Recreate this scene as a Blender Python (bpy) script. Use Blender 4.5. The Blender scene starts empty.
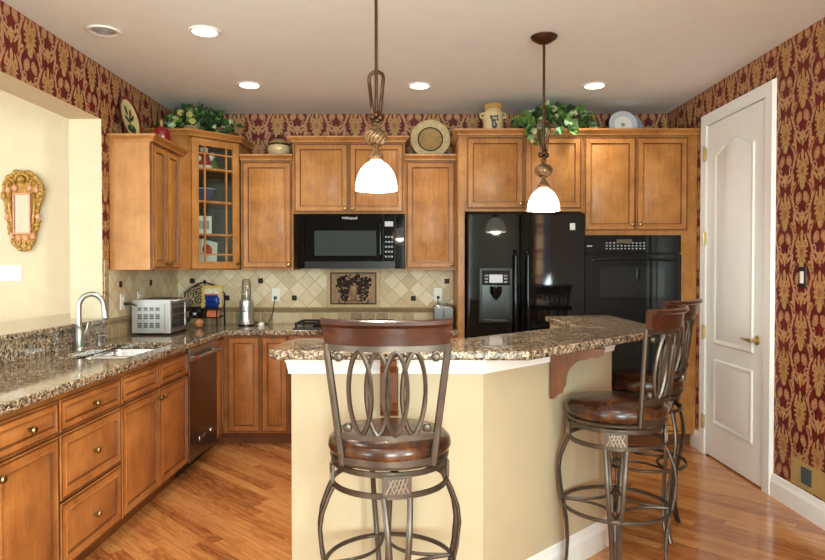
import bpy, bmesh, math, random
from mathutils import Vector, Matrix, Euler
C = bpy.context.scene.collection
SC = bpy.context.scene
PI = math.pi
R = math.radians

# ------------------------------------------------------------------ room frame
D = 5.74        # back wall plane (Y)
XL = -2.08      # kitchen face of the left wall
XR = 2.205      # right wall
CZ = 2.745      # ceiling
REAR = -2.4     # wall behind the camera
DX = -5.6       # far side of the room beyond the opening
DY = 5.0        # back wall of the room beyond the opening

# ------------------------------------------------------------------ camera, world, lights, exposure
cam = bpy.data.cameras.new('camera')
co = bpy.data.objects.new('camera', cam); C.objects.link(co)
cam.sensor_fit = 'HORIZONTAL'; cam.sensor_width = 36.0
cam.lens = 36.0 * 655.8 / 825.0
co.location = (0, 0, 1.3935)
co.rotation_euler = (R(90) - 0.0171, 0.0, 0.0024)
cam.clip_start = 0.05
SC.camera = co

w = bpy.data.worlds.new('world'); SC.world = w; w.use_nodes = True
w.node_tree.nodes['Background'].inputs[0].default_value = (0.80, 0.90, 1.0, 1)
w.node_tree.nodes['Background'].inputs[1].default_value = 1.0

def area(name, loc, rot, sx, sy, e, col=(1, 1, 1)):
    l = bpy.data.lights.new(name, 'AREA'); l.shape = 'RECTANGLE'; l.size = sx; l.size_y = sy
    l.energy = e; l.color = col
    o = bpy.data.objects.new(name, l); C.objects.link(o); o.location = loc; o.rotation_euler = rot
    return o
# daylight through the windows behind the camera and in the next room
WCOL = (0.80, 0.985, 0.95)
area('window_light', (XR + 0.36, -1.35, 1.65), (R(112), 0, R(90)), 0.9, 1.4, 330, WCOL)
area('window_light', (0.42, REAR - 0.5, 1.45), (R(118), 0, 0), 1.3, 2.2, 215, WCOL)
area('window_light', (-3.9, REAR - 0.05, 1.45), (R(100), 0, 0), 1.8, 1.9, 108, (0.86, 0.97, 0.96))
area('window_light', (DX - 0.05, 2.2, 1.45), (R(90), 0, R(-90)), 2.0, 1.9, 52, (0.86, 0.97, 0.96))
def down_spot(loc, e):
    l = bpy.data.lights.new('down_spot', 'SPOT'); l.energy = e; l.spot_size = R(140); l.spot_blend = .8
    l.color = (.96, .97, .95); l.shadow_soft_size = .07
    o = bpy.data.objects.new('down_spot', l); C.objects.link(o); o.location = loc; return o
# added fill spots with no fixtures, overhead and out of view
for q in ((-1.19, 2.6, CZ - .03), (.6, 1.7, CZ - .03), (-.9, .9, CZ - .03), (1.5, .4, CZ - .03)): down_spot(q, 22)

vs = SC.view_settings
SC.display_settings.display_device = 'sRGB'
vs.view_transform = 'Standard'; vs.look = 'None'; vs.gamma = 1.0; vs.use_curve_mapping = False
vs.exposure = 0.55
SC.cycles.use_denoising = True
SC.cycles.max_bounces = 10
SC.cycles.diffuse_bounces = 6
SC.cycles.caustics_reflective = False
SC.cycles.caustics_refractive = False
SC.cycles.sample_clamp_indirect = 6.0

# ------------------------------------------------------------------ shader helpers
def lin(c):
    c = c / 255.0
    return c / 12.92 if c <= 0.04045 else ((c + 0.055) / 1.055) ** 2.4
def rgb(r, g, b): return (lin(r), lin(g), lin(b), 1)

class Ex:
    """a float expression in a node tree"""
    def __init__(s, nt, v): s.nt = nt; s.v = v
    def _op(s, op, *a):
        n = s.nt.nodes.new('ShaderNodeMath'); n.operation = op
        for i, x in enumerate((s,) + a):
            x = x.v if isinstance(x, Ex) else x
            if isinstance(x, (int, float)): n.inputs[i].default_value = x
            else: s.nt.links.new(x, n.inputs[i])
        return Ex(s.nt, n.outputs[0])
    def __add__(s, o): return s._op('ADD', o)
    __radd__ = __add__
    def __sub__(s, o): return s._op('SUBTRACT', o)
    def __rsub__(s, o): return s._op('MULTIPLY', -1.0)._op('ADD', o)
    def __mul__(s, o): return s._op('MULTIPLY', o)
    __rmul__ = __mul__
    def __truediv__(s, o): return s._op('DIVIDE', o)
    def abs(s): return s._op('ABSOLUTE')
    def sin(s): return s._op('SINE')
    def cos(s): return s._op('COSINE')
    def floor(s): return s._op('FLOOR')
    def frac(s): return s._op('FRACT')
    def sqrt(s): return s._op('SQRT')
    def atan2(s, o): return s._op('ARCTAN2', o)
    def max(s, o): return s._op('MAXIMUM', o)
    def min(s, o): return s._op('MINIMUM', o)
    def lt(s, o): return s._op('LESS_THAN', o)
    def gt(s, o): return s._op('GREATER_THAN', o)
    def clamp(s):
        e = s._op('ADD', 0.0); e.v.node.use_clamp = True; return e
    def below(s, edge, soft):      # 1 below the edge, 0 above, soft step
        return ((edge - s) / soft + 0.5).clamp()

class Mat:
    def __init__(s, name, rough=0.5, metal=0.0, spec=0.5, col=None, coat=0.0):
        s.m = bpy.data.materials.new(name); s.m.use_nodes = True
        s.nt = s.m.node_tree; s.b = s.nt.nodes['Principled BSDF']
        s.b.inputs['Roughness'].default_value = rough
        s.b.inputs['Metallic'].default_value = metal
        s.b.inputs['Specular IOR Level'].default_value = spec
        if coat: s.b.inputs['Coat Weight'].default_value = coat; s.b.inputs['Coat Roughness'].default_value = 0.08
        if col: s.b.inputs['Base Color'].default_value = col
    def node(s, t, **kw):
        n = s.nt.nodes.new(t)
        for k, v in kw.items(): setattr(n, k, v)
        return n
    def link(s, a, b): s.nt.links.new(a.v if isinstance(a, Ex) else a, b)
    def pos(s):
        if not hasattr(s, '_p'): s._p = s.node('ShaderNodeNewGeometry').outputs['Position']
        return s._p
    def obj(s):
        if not hasattr(s, '_o'): s._o = s.node('ShaderNodeTexCoord').outputs['Object']
        return s._o
    def sep(s, v):
        n = s.node('ShaderNodeSeparateXYZ'); s.link(v, n.inputs[0]); return [Ex(s.nt, o) for o in n.outputs]
    def comb(s, x, y, z=0.0):
        n = s.node('ShaderNodeCombineXYZ')
        for i, q in enumerate((x, y, z)):
            if isinstance(q, Ex): s.link(q, n.inputs[i])
            else: n.inputs[i].default_value = q
        return n.outputs[0]
    def scale(s, v, sc, rot=(0, 0, 0)):
        n = s.node('ShaderNodeMapping'); s.link(v, n.inputs[0]); n.inputs['Scale'].default_value = sc
        n.inputs['Rotation'].default_value = rot; return n.outputs[0]
    def noise(s, v, scale, detail=3, rough=0.5, dist=0.0):
        n = s.node('ShaderNodeTexNoise'); s.link(v, n.inputs['Vector'])
        n.inputs['Scale'].default_value = scale; n.inputs['Detail'].default_value = detail
        n.inputs['Roughness'].default_value = rough; n.inputs['Distortion'].default_value = dist
        return Ex(s.nt, n.outputs[0])
    def white(s, v):
        n = s.node('ShaderNodeTexWhiteNoise'); n.noise_dimensions = '3D'; s.link(v, n.inputs['Vector'])
        return Ex(s.nt, n.outputs['Value'])
    def voro(s, v, scale, feat='F1', out='Distance', rand=1.0):
        n = s.node('ShaderNodeTexVoronoi'); n.feature = feat; s.link(v, n.inputs['Vector'])
        n.inputs['Scale'].default_value = scale; n.inputs['Randomness'].default_value = rand
        return n.outputs[out]
    def ramp(s, f, stops, interp='LINEAR'):
        n = s.node('ShaderNodeValToRGB'); n.color_ramp.interpolation = interp
        e = n.color_ramp.elements
        e[0].position, e[0].color = stops[0]; e[1].position, e[1].color = stops[-1]
        for p, c in stops[1:-1]:
            q = e.new(p); q.color = c
        s.link(f, n.inputs[0]); return n.outputs[0]
    def mix(s, f, a, b, mode='MIX'):
        n = s.node('ShaderNodeMix'); n.data_type = 'RGBA'; n.blend_type = mode
        for q, i in ((f, n.inputs[0]), (a, n.inputs[6]), (b, n.inputs[7])):
            if isinstance(q, (int, float)): i.default_value = q
            elif isinstance(q, tuple): i.default_value = q
            else: s.link(q, i)
        return n.outputs[2]
    def color(s, c): s.link(c, s.b.inputs['Base Color'])
    def rough(s, c): s.link(c, s.b.inputs['Roughness'])
    def bump(s, h, strength=0.3, dist=0.01):
        n = s.node('ShaderNodeBump'); s.link(h, n.inputs['Height'])
        n.inputs['Strength'].default_value = strength; n.inputs['Distance'].default_value = dist
        s.link(n.outputs[0], s.b.inputs['Normal'])

# ------------------------------------------------------------------ materials
def wood(name, dark, mid, light, grain=(14, 14, 1.2), rough=0.42, coat=0.03):
    M = Mat(name, rough, spec=0.3, coat=coat)
    v = M.obj()
    g = M.noise(M.scale(v, grain), 5, 5, 0.6, 0.6)
    f = M.noise(M.scale(v, (grain[0] * 9, grain[1] * 9, grain[2] * 3)), 5, 3, 0.6)
    blot = M.noise(v, 6.5, 4, 0.6)
    info = M.node('ShaderNodeObjectInfo')
    t = g * 0.32 + f * 0.13 + blot * 0.55 + Ex(M.nt, info.outputs['Random']) * 0.06 - 0.03
    M.color(M.ramp(t, [(0.30, dark), (0.5, mid), (0.70, light)]))
    M.bump(f, 0.05, 0.002)
    return M.m
maple = wood('honey_maple', rgb(134, 82, 38), rgb(170, 114, 58), rgb(194, 140, 80))
maple_low = wood('base_cabinet_maple', rgb(122, 70, 32), rgb(160, 98, 48), rgb(182, 120, 66))  # same maple as the wall cabinets in a darker, more orange tone
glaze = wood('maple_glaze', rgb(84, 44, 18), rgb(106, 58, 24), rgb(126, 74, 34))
side_maple = wood('pale_maple_veneer', rgb(160, 104, 54), rgb(186, 130, 76), rgb(202, 150, 94), (5, 5, 0.6))
corbel_wood = wood('corbel_wood', rgb(74, 36, 12), rgb(106, 56, 20), rgb(128, 72, 30))

def granite_mat():
    M = Mat('speckled_granite', 0.08, spec=0.6)
    v = M.pos()
    warp = M.node('ShaderNodeVectorMath', operation='ADD')
    nz = M.node('ShaderNodeTexNoise'); M.link(v, nz.inputs['Vector']); nz.inputs['Scale'].default_value = 30
    sc = M.node('ShaderNodeVectorMath', operation='SCALE'); M.link(nz.outputs['Color'], sc.inputs[0]); sc.inputs['Scale'].default_value = 0.03
    M.link(v, warp.inputs[0]); M.link(sc.outputs[0], warp.inputs[1])
    cell = M.sep(M.voro(warp.outputs[0], 100, 'F1', 'Color'))[0]
    cell2 = M.sep(M.voro(warp.outputs[0], 210, 'F1', 'Color'))[1]
    big = M.noise(v, 6, 4, 0.6, 0.8)
    med = M.noise(v, 60, 4, 0.65)
    t = cell * 0.38 + cell2 * 0.24 + big * 0.26 + med * 0.34 - 0.13
    c = M.ramp(t, [(0.24, rgb(30, 26, 25)), (0.36, rgb(78, 65, 56)), (0.47, rgb(126, 105, 84)),
                   (0.58, rgb(160, 138, 110)), (0.68, rgb(190, 174, 148)), (0.80, rgb(218, 208, 190))])
    rust = (M.noise(v, 16, 3, 0.6)).below(0.36, 0.12)
    c = M.mix(rust * 0.40, c, rgb(140, 94, 60), 'MIX')
    M.color(c)
    return M.m
granite = granite_mat()

def wallpaper(name, axis):
    """crimson damask, gold palmettes in a half-drop repeat, drawn by formula on the wall plane"""
    M = Mat(name, 0.55, spec=0.3)
    X, Y, Z = M.sep(M.pos())
    u0 = Y if axis == 'Y' else X
    nz = M.noise(M.pos(), 26, 3, 0.6)
    nz2 = M.noise(M.pos(), 70, 3, 0.6)
    nz3 = M.noise(M.scale(M.pos(), (1, 1, 1), (0.4, 0.9, 0.2)), 85, 3, 0.6)
    PW, PH = 0.34, 0.46
    u0 = u0 + (nz - 0.5) * 0.016 + (nz3 - 0.5) * 0.006
    v0 = Z + (nz2 - 0.5) * 0.010 + (nz - 0.5) * 0.014 - 0.02
    def motif(du, dv):
        u = (((u0 + du) / PW).frac() - 0.5) * PW
        v = (((v0 + dv) / PH).frac() - 0.5) * PH
        a = u.abs()
        def rad(cx, cy, ax, ay):
            p = (a - cx) / ax; q = (v - cy) / ay
            return (p * p + q * q).sqrt()
        def rot_ell(cx, cy, ang, ax, ay):
            p = a - cx; q = v - cy; c, s_ = math.cos(ang), math.sin(ang)
            x = (p * c + q * s_) / ax; y = (q * c - p * s_) / ay
            return (x * x + y * y).sqrt()
        # spiky palmette with a crown, tapering to a neck
        th = (v - 0.095).atan2(u)
        fl = rad(0, 0.095, 0.052, 0.068) - (th * 12).cos() * 0.20 - (th * 2 - PI).cos() * 0.10
        flower = fl.below(1.0, 0.25)
        eye = rad(0, 0.090, 0.018, 0.026).below(1.0, 0.3)
        petals = (fl - 0.60).abs().below(0.09, 0.1)
        tip = rad(0, 0.182, 0.013, 0.034).below(1.0, 0.3)
        neck = rad(0, 0.018, 0.024, 0.034).below(1.0, 0.25)
        fr = rot_ell(0.036, -0.062, 0.5, 0.025, 0.036)
        fruit = fr.below(1.0, 0.2)
        fring = (fr - 0.74).abs().below(0.10, 0.1)
        # lyre of swelling leaf scrolls around the fruits
        lyre_r = rot_ell(0.0, -0.058, 0.0, 0.094, 0.098)
        lyre = (lyre_r - 1.0).abs().below(0.085, 0.07) * (v + 0.030).below(0.045, 0.03)
        up1 = rot_ell(0.098, 0.030, 1.75, 0.056, 0.012).below(1.0, 0.3)
        up2 = rot_ell(0.072, 0.165, 2.15, 0.042, 0.010).below(1.0, 0.3)
        curl_r = rad(0.112, 0.105, 0.024, 0.026)
        curl = (curl_r - 0.8).abs().below(0.20, 0.15)
        out1 = rot_ell(0.128, -0.075, 1.2, 0.040, 0.010).below(1.0, 0.3)
        fan = rot_ell(0.050, -0.175, 0.85, 0.044, 0.010).below(1.0, 0.3)
        fan2 = rad(0.0, -0.180, 0.013, 0.044).below(1.0, 0.3)
        bud = rot_ell(0.085, -0.205, 0.2, 0.026, 0.010).below(1.0, 0.3)
        dots = rad(0.150, 0.165, 0.012, 0.013).below(1.0, 0.3).max(rad(0.150, 0.055, 0.012, 0.015).below(1.0, 0.3)).max(rad(0.160, -0.155, 0.010, 0.012).below(1.0, 0.3))
        gold = flower.max(tip).max(neck).max(fan2)
        pink = lyre.max(up1).max(up2).max(curl).max(out1).max(fan).max(bud).max(fruit).max(dots)
        hole = eye.max(petals * 0.6).max(fring * 0.8)
        return gold, pink, hole
    g1, p1, h1 = motif(0.0, 0.0)
    g2, p2, h2 = motif(PW / 2, PH / 2)
    gold = g1.max(g2); pink = p1.max(p2); hole = h1.max(h2)
    fine = M.noise(M.pos(), 150, 2, 0.6)
    bg = M.ramp(M.noise(M.pos(), 9, 3, 0.6), [(0.3, rgb(80, 17, 18)), (0.7, rgb(114, 32, 32))])
    goldc = M.ramp(fine, [(0.34, rgb(132, 86, 48)), (0.5, rgb(178, 138, 84)), (0.66, rgb(206, 172, 116))])
    pinkc = M.ramp(fine, [(0.34, rgb(146, 88, 60)), (0.5, rgb(182, 134, 92)), (0.66, rgb(208, 172, 126))])
    c = M.mix(pink * 0.9, bg, pinkc)
    c = M.mix(gold * 0.95, c, goldc)
    c = M.mix(hole * 0.6, c, rgb(138, 66, 44))
    M.color(c)
    return M.m
paper_back = wallpaper('damask_paper_back', 'X')
paper_side = wallpaper('damask_paper_side', 'Y')

def floor_mat():
    M = Mat('oak_strip_floor', 0.2, spec=0.5, coat=0.35)
    X, Y, Z = M.sep(M.pos())
    u = (X - Y) * 0.70711; v = (X + Y) * 0.70711
    wv = v / 0.070
    row = wv.floor()
    off = M.white(M.comb(row, 3.1, 0.0))
    uu = u / 0.95 + off * 7.0
    plank = uu.floor()
    r1 = M.white(M.comb(row, plank, 1.0)); r2 = M.white(M.comb(row, plank, 7.0))
    gv = M.comb(u * 1.6 + r1 * 20.0, v * 13.0 + r2 * 9.0, 0.0)
    grain = M.noise(gv, 1.7, 4, 0.55, 1.4)
    rings = ((grain * 26.0).sin() * 0.5 + 0.5)
    fine = M.noise(M.comb(u * 6.0, v * 160.0, 0.0), 1.0, 3, 0.6)
    t = r1 * 0.34 + rings * 0.17 + fine * 0.32 + grain * 0.2
    c = M.ramp(t, [(0.18, rgb(124, 68, 32)), (0.42, rgb(178, 110, 58)), (0.58, rgb(198, 132, 74)), (0.82, rgb(214, 154, 94))])
    e1 = (wv.frac() - 0.5).abs().gt(0.484); e2 = (uu.frac() - 0.5).abs().gt(0.4985)
    gap = e1.max(e2)
    c = M.mix(gap * 0.62, c, rgb(70, 34, 14))
    M.color(c)
    M.bump(gap * -1.0 + fine * 0.1, 0.12, 0.002)
    return M.m
floor_m = floor_mat()

def plain(name, c, rough=0.5, metal=0.0, spec=0.5, var=0.0, scale=8, bump=0.0, bscale=60, coat=0.0):
    M = Mat(name, rough, metal, spec, c, coat)
    if var:
        n = M.noise(M.obj(), scale, 3, 0.6)
        lo = tuple(x * (1 - var) for x in c[:3]) + (1,); hi = tuple(min(1, x * (1 + var)) for x in c[:3]) + (1,)
        M.color(M.ramp(n, [(0.3, lo), (0.7, hi)]))
    if bump: M.bump(M.noise(M.obj(), bscale, 3, 0.6), bump, 0.003)
    return M.m

def tile_mat(name, axis, mode):
    M = Mat(name, 0.45, spec=0.4)
    X, Y, Z = M.sep(M.pos())
    h = Y if axis == 'Y' else X
    if mode == 'diag':
        S = 0.106
        a = (h + Z) * 0.70711 / S + 0.2; b = (h - Z) * 0.70711 / S + 0.35
    else:
        a = h / 0.112; b = (Z - 0.912) / 0.098
    fa = (a.frac() - 0.5).abs(); fb = (b.frac() - 0.5).abs()
    grout = fa.max(fb).gt(0.472)
    rv = M.white(M.comb(a.floor(), b.floor(), 2.0))
    n1 = M.noise(M.pos(), 22, 4, 0.65); n2 = M.noise(M.pos(), 90, 3, 0.6)
    t = rv * 0.55 + n1 * 0.5 + n2 * 0.15 - 0.1
    if mode == 'diag':
        c = M.ramp(t, [(0.2, rgb(198, 172, 132)), (0.5, rgb(220, 200, 164)), (0.8, rgb(232, 218, 188))])
        gc = rgb(190, 168, 132)
    else:
        c = M.ramp(t, [(0.2, rgb(132, 108, 76)), (0.5, rgb(176, 150, 110)), (0.8, rgb(210, 190, 152))])
        gc = rgb(206, 188, 152)
    M.color(M.mix(grout, c, gc))
    M.bump(grout * -1.0 + n2 * 0.15, 0.3, 0.003)
    return M.m

cream = plain('cream_wall_paint', rgb(211, 198, 170), 0.8, spec=0.2, var=0.03)
island_paint = plain('khaki_cream_paint', rgb(188, 170, 140), 0.7, spec=0.25, var=0.03)
ceil_paint = plain('ceiling_paint', rgb(234, 240, 242), 0.9, spec=0.1, var=0.02)
white = plain('white_trim_paint', rgb(238, 237, 234), 0.35, var=0.015)
brass = plain('brass', rgb(196, 172, 112), 0.28, 0.8, var=0.1)
brass_plate = plain('brass_vent_plate', rgb(186, 160, 100), 0.4, 0.25, var=0.12)
knob_m = plain('antique_brass_knob', rgb(148, 122, 82), 0.3, 1.0)
black_gloss = plain('black_gloss', rgb(8, 8, 9), 0.05, spec=0.28)
black_satin = plain('black_satin', rgb(14, 14, 15), 0.3, spec=.25)
black_glass = plain('dark_glass', rgb(16, 19, 19), 0.03, spec=0.4)
mw_glass = plain('microwave_glass', rgb(58, 64, 62), 0.08, spec=0.1)
iron = plain('black_wrought_iron', rgb(22, 20, 20), 0.5, 0.6)
steel = plain('brushed_steel', rgb(176, 172, 168), 0.3, 1.0, var=0.06, scale=30)
steel_bright = plain('sink_steel', rgb(214, 214, 214), 0.22, 1.0)
dw_steel = plain('dark_stainless', rgb(112, 92, 80), 0.22, 1.0, var=0.05)
nickel = plain('brushed_nickel', rgb(168, 166, 160), 0.36, 0.9)
pewter = plain('pewter_stool_metal', rgb(90, 78, 68), 0.36, 0.75, var=0.16, scale=22, bump=0.05)
pewter_light = plain('worn_pewter', rgb(176, 166, 152), 0.3, 0.8)
def leather_mat():
    M = Mat('brown_leather', 0.24, spec=0.5)
    n = M.noise(M.obj(), 9, 4, 0.65, 0.5); f = M.noise(M.obj(), 160, 2, 0.5)
    M.color(M.ramp(n, [(0.32, rgb(34, 17, 10)), (0.5, rgb(58, 31, 17)), (0.7, rgb(104, 58, 28))]))
    M.bump(f, 0.08, 0.002); return M.m
leather = leather_mat()
rail_wood = wood('mahogany_rail', rgb(34, 14, 8), rgb(56, 26, 15), rgb(82, 42, 25), (1.5, 12, 12), 0.28, 0.25)
bronze = plain('aged_bronze', rgb(84, 56, 38), 0.35, 0.8, var=0.2, scale=40)
bronze_mix = plain('rubbed_bronze', rgb(150, 120, 88), 0.34, 0.8, var=0.35, scale=60)
liner = plain('olive_stone_liner', rgb(140, 116, 78), 0.45, var=0.2, scale=30)
jamb_tile = plain('jamb_stone_tile', rgb(170, 142, 104), 0.4, var=0.35, scale=40)
accent = plain('bronze_accent_tile', rgb(50, 36, 24), 0.5, 0.0, spec=.2, var=0.5, scale=60)
relief_m = plain('relief_copper', rgb(134, 100, 68), 0.45, 0.3, var=0.25, scale=40)
relief_dark = plain('relief_dark', rgb(48, 34, 32), 0.4, 0.4, var=0.4, scale=90)
frame_stone = plain('relief_stone_frame', rgb(196, 170, 124), 0.5, var=0.12, scale=30)
tile_back = tile_mat('diagonal_tile_back', 'X', 'diag'); tile_side = tile_mat('diagonal_tile_side', 'Y', 'diag')
row_back = tile_mat('row_tile_back', 'X', 'row'); row_side = tile_mat('row_tile_side', 'Y', 'row')
gilt = plain('gilt_gesso', rgb(176, 134, 66), 0.42, 0.35, var=0.5, scale=45)
pinkgilt = plain('pink_gesso', rgb(214, 150, 122), 0.55, 0.05, var=0.2, scale=40)
mirror_m = plain('mirror_glass', rgb(225, 222, 228), 0.03, 1.0)
plastic_white = plain('white_plastic', rgb(238, 234, 224), 0.35)
almond = plain('almond_plate', rgb(224, 208, 168), 0.4)
cord_black = plain('black_cord', rgb(20, 18, 18), 0.5)
leaf_dark = plain('dark_leaf', rgb(44, 72, 34), 0.45, var=0.4, scale=30)
leaf_mid = plain('green_leaf', rgb(88, 124, 56), 0.42, var=0.3, scale=30)
leaf_pale = plain('variegated_leaf', rgb(176, 190, 140), 0.45, var=0.25, scale=40)
flower_m = plain('cream_yellow_petal', rgb(176, 166, 96), 0.6, var=0.2, scale=40)
stem_m = plain('woody_stem', rgb(86, 64, 38), 0.7)
basket_m = plain('wicker', rgb(142, 116, 82), 0.7, var=0.35, scale=90, bump=0.4)
red_glaze = plain('red_glaze', rgb(132, 14, 24), 0.12, coat=0.5)
cream_glaze = plain('cream_glaze', rgb(226, 208, 150), 0.3, var=0.08)
crock_m = plain('crock_glaze', rgb(204, 180, 134), 0.25, var=0.14, scale=12)
crock_grey = plain('grape_blue_grey', rgb(70, 74, 88), 0.4, var=0.25, scale=60)
gold_glaze = plain('gold_glaze', rgb(172, 140, 92), 0.28, 0.2, var=0.2, scale=24)
gold_pale = plain('pale_gold_glaze', rgb(200, 178, 134), 0.3, 0.1, var=0.18, scale=30)
green_dark = plain('dark_green_band', rgb(40, 42, 28), 0.3)
blue_white = plain('blue_white_china', rgb(202, 205, 212), 0.2, var=0.06)
slate_blue = plain('slate_blue_glaze', rgb(146, 152, 170), 0.25, var=0.1)
def emis(name, col, s, base=(0.9, 0.9, 0.9, 1)):
    M = Mat(name, 0.3, col=base); M.b.inputs['Emission Color'].default_value = col
    M.b.inputs['Emission Strength'].default_value = s; return M.m
lamp_glow = emis('lamp_lens', (1, 0.93, 0.82, 1), 9.0)
shade_m = emis('frosted_glass_shade', (1.0, 0.88, 0.70, 1), 2.4)
display_m = emis('display_glow', (0.75, 0.70, 0.78, 1), 0.2, (0.2, 0.2, 0.22, 1))
def clear_glass(name, alpha, tint=(1, 1, 1, 1)):
    M = Mat(name, 0.02); nt = M.nt
    tr = M.node('ShaderNodeBsdfTransparent'); tr.inputs[0].default_value = tint
    gl = M.node('ShaderNodeBsdfGlossy'); gl.inputs['Roughness'].default_value = 0.03
    fr = M.node('ShaderNodeFresnel'); fr.inputs[0].default_value = 1.45
    mx = M.node('ShaderNodeMixShader')
    f = (Ex(nt, fr.outputs[0]) * 0.8 + alpha).clamp()
    M.link(f, mx.inputs[0]); M.link(tr.outputs[0], mx.inputs[1]); M.link(gl.outputs[0], mx.inputs[2])
    M.link(mx.outputs[0], nt.nodes['Material Output'].inputs[0]); return M.m
pane = clear_glass('cabinet_glass', 0.02, (0.93, 0.97, 0.95, 1))
cup_glass = clear_glass('cup_plastic', 0.02, (0.86, 0.84, 0.82, 1))
green_panel = plain('grey_green_back', rgb(62, 66, 54), 0.5, var=0.1)
cab_dark = plain('cabinet_interior', rgb(78, 62, 46), 0.6, var=0.2)

# ------------------------------------------------------------------ mesh helpers
class MB:
    def __init__(s): s.bm = bmesh.new(); s.mi = 0
    def _f(s, vs):
        try:
            f = s.bm.faces.new(vs); f.material_index = s.mi; return f
        except ValueError: return None
    def mat(s, i): s.mi = i; return s
    def box(s, x0, x1, y0, y1, z0, z1, T=None):
        p = [(x, y, z) for z in (z0, z1) for y in (y0, y1) for x in (x0, x1)]
        v = [s.bm.verts.new(T @ Vector(q) if T else q) for q in p]
        for f in ((0, 2, 3, 1), (4, 5, 7, 6), (0, 1, 5, 4), (1, 3, 7, 5), (3, 2, 6, 7), (2, 0, 4, 6)): s._f([v[i] for i in f])
        return s
    def prism(s, poly, z0, z1, T=None):
        a = [s.bm.verts.new(T @ Vector((x, y, z0)) if T else (x, y, z0)) for x, y in poly]
        b = [s.bm.verts.new(T @ Vector((x, y, z1)) if T else (x, y, z1)) for x, y in poly]
        s._f(list(reversed(a))); s._f(b)
        n = len(poly)
        for i in range(n): s._f([a[i], a[(i + 1) % n], b[(i + 1) % n], b[i]])
        return s
    def rings(s, loops, cap0=False, cap1=False, closed=True):
        L = [[s.bm.verts.new(p) for p in l] for l in loops]
        for a, b in zip(L, L[1:]):
            n = len(a)
            for i in range(n if closed else n - 1): s._f([a[i], a[(i + 1) % n], b[(i + 1) % n], b[i]])
        if cap0: s._f(list(reversed(L[0])))
        if cap1: s._f(L[-1])
        return s
    def lathe(s, prof, c=(0, 0, 0), n=24, T=None, cap0=True, cap1=True, sx=1.0, sy=1.0):
        loops = []
        for r, z in prof:
            r = max(r, 1e-4)
            l = [Vector((r * sx * math.cos(2 * PI * i / n), r * sy * math.sin(2 * PI * i / n), z)) for i in range(n)]
            if T: l = [T @ q for q in l]
            loops.append([q + Vector(c) for q in l])
        return s.rings(loops, cap0, cap1)
    def tube(s, pts, r, n=8, closed=False, flat=1.0, up=None):
        pts = [Vector(p) for p in pts]; N = len(pts)
        rr = r if isinstance(r, (list, tuple)) else [r] * N
        loops = []; prev = None
        for i, p in enumerate(pts):
            if closed: t = pts[(i + 1) % N] - pts[i - 1]
            else: t = pts[min(i + 1, N - 1)] - pts[max(i - 1, 0)]
            t.normalize()
            if prev is None:
                a = Vector(up) if up else (Vector((0, 0, 1)) if abs(t.z) < 0.9 else Vector((1, 0, 0)))
            else: a = prev
            a = (a - t * a.dot(t)).normalized(); prev = a
            b = t.cross(a)
            loops.append([p + (a * math.cos(2 * PI * k / n + PI / n) + b * math.sin(2 * PI * k / n + PI / n) * flat) * rr[i] for k in range(n)])
        if closed:
            loops.append(loops[0]); L = [[s.bm.verts.new(q) for q in l] for l in loops[:-1]]; L.append(L[0])
            for a, b in zip(L, L[1:]):
                for k in range(n): s._f([a[k], a[(k + 1) % n], b[(k + 1) % n], b[k]])
            return s
        return s.rings(loops, True, True)
    def sphere(s, c, r, seg=12, rg=8, sx=1, sy=1, sz=1):
        return s.lathe([(r * math.sin(PI * i / rg), -r * math.cos(PI * i / rg) * sz) for i in range(rg + 1)], c, seg, sx=sx, sy=sy, cap0=False, cap1=False)
    def sweep(s, path, prof, closed=False):
        """mitred sweep of prof [(out, z)] along an xy path, outward = right of travel"""
        P = [Vector((x, y)) for x, y in path]; N = len(P); loops = []
        for i in range(N):
            dirs = []
            if closed or i > 0: dirs.append((P[i] - P[i - 1]).normalized())
            if closed or i < N - 1: dirs.append((P[(i + 1) % N] - P[i]).normalized())
            nrm = [Vector((d.y, -d.x)) for d in dirs]
            m = sum(nrm, Vector((0, 0))); m.normalize(); k = 1.0 / max(0.2, m.dot(nrm[0]))
            loops.append([Vector((P[i].x + m.x * k * o, P[i].y + m.y * k * o, z)) for o, z in prof])
        if closed: loops.append(loops[0])
        return s.rings(loops, not closed, not closed)
    def build(s, name, mats, parent=None, smooth=None, bevel=0.0, seg=2, sub=0, loc=None, rot=None):
        bm = s.bm
        if smooth != 'keep': bmesh.ops.recalc_face_normals(bm, faces=bm.faces)
        me = bpy.data.meshes.new(name); bm.to_mesh(me); bm.free()
        for m in (mats if isinstance(mats, (list, tuple)) else [mats]): me.materials.append(m)
        o = bpy.data.objects.new(name, me); C.objects.link(o)
        if parent: o.parent = parent
        if loc: o.location = loc
        if rot: o.rotation_euler = rot
        if smooth:
            me.shade_smooth() if hasattr(me, 'shade_smooth') else None
            if smooth != 'all' : me.set_sharp_from_angle(angle=R(38))
        if bevel:
            b = o.modifiers.new('bevel', 'BEVEL'); b.width = bevel; b.segments = seg; b.limit_method = 'ANGLE'; b.angle_limit = R(40)
        if sub:
            q = o.modifiers.new('sub', 'SUBSURF'); q.levels = sub; q.render_levels = sub
        return o

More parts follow.
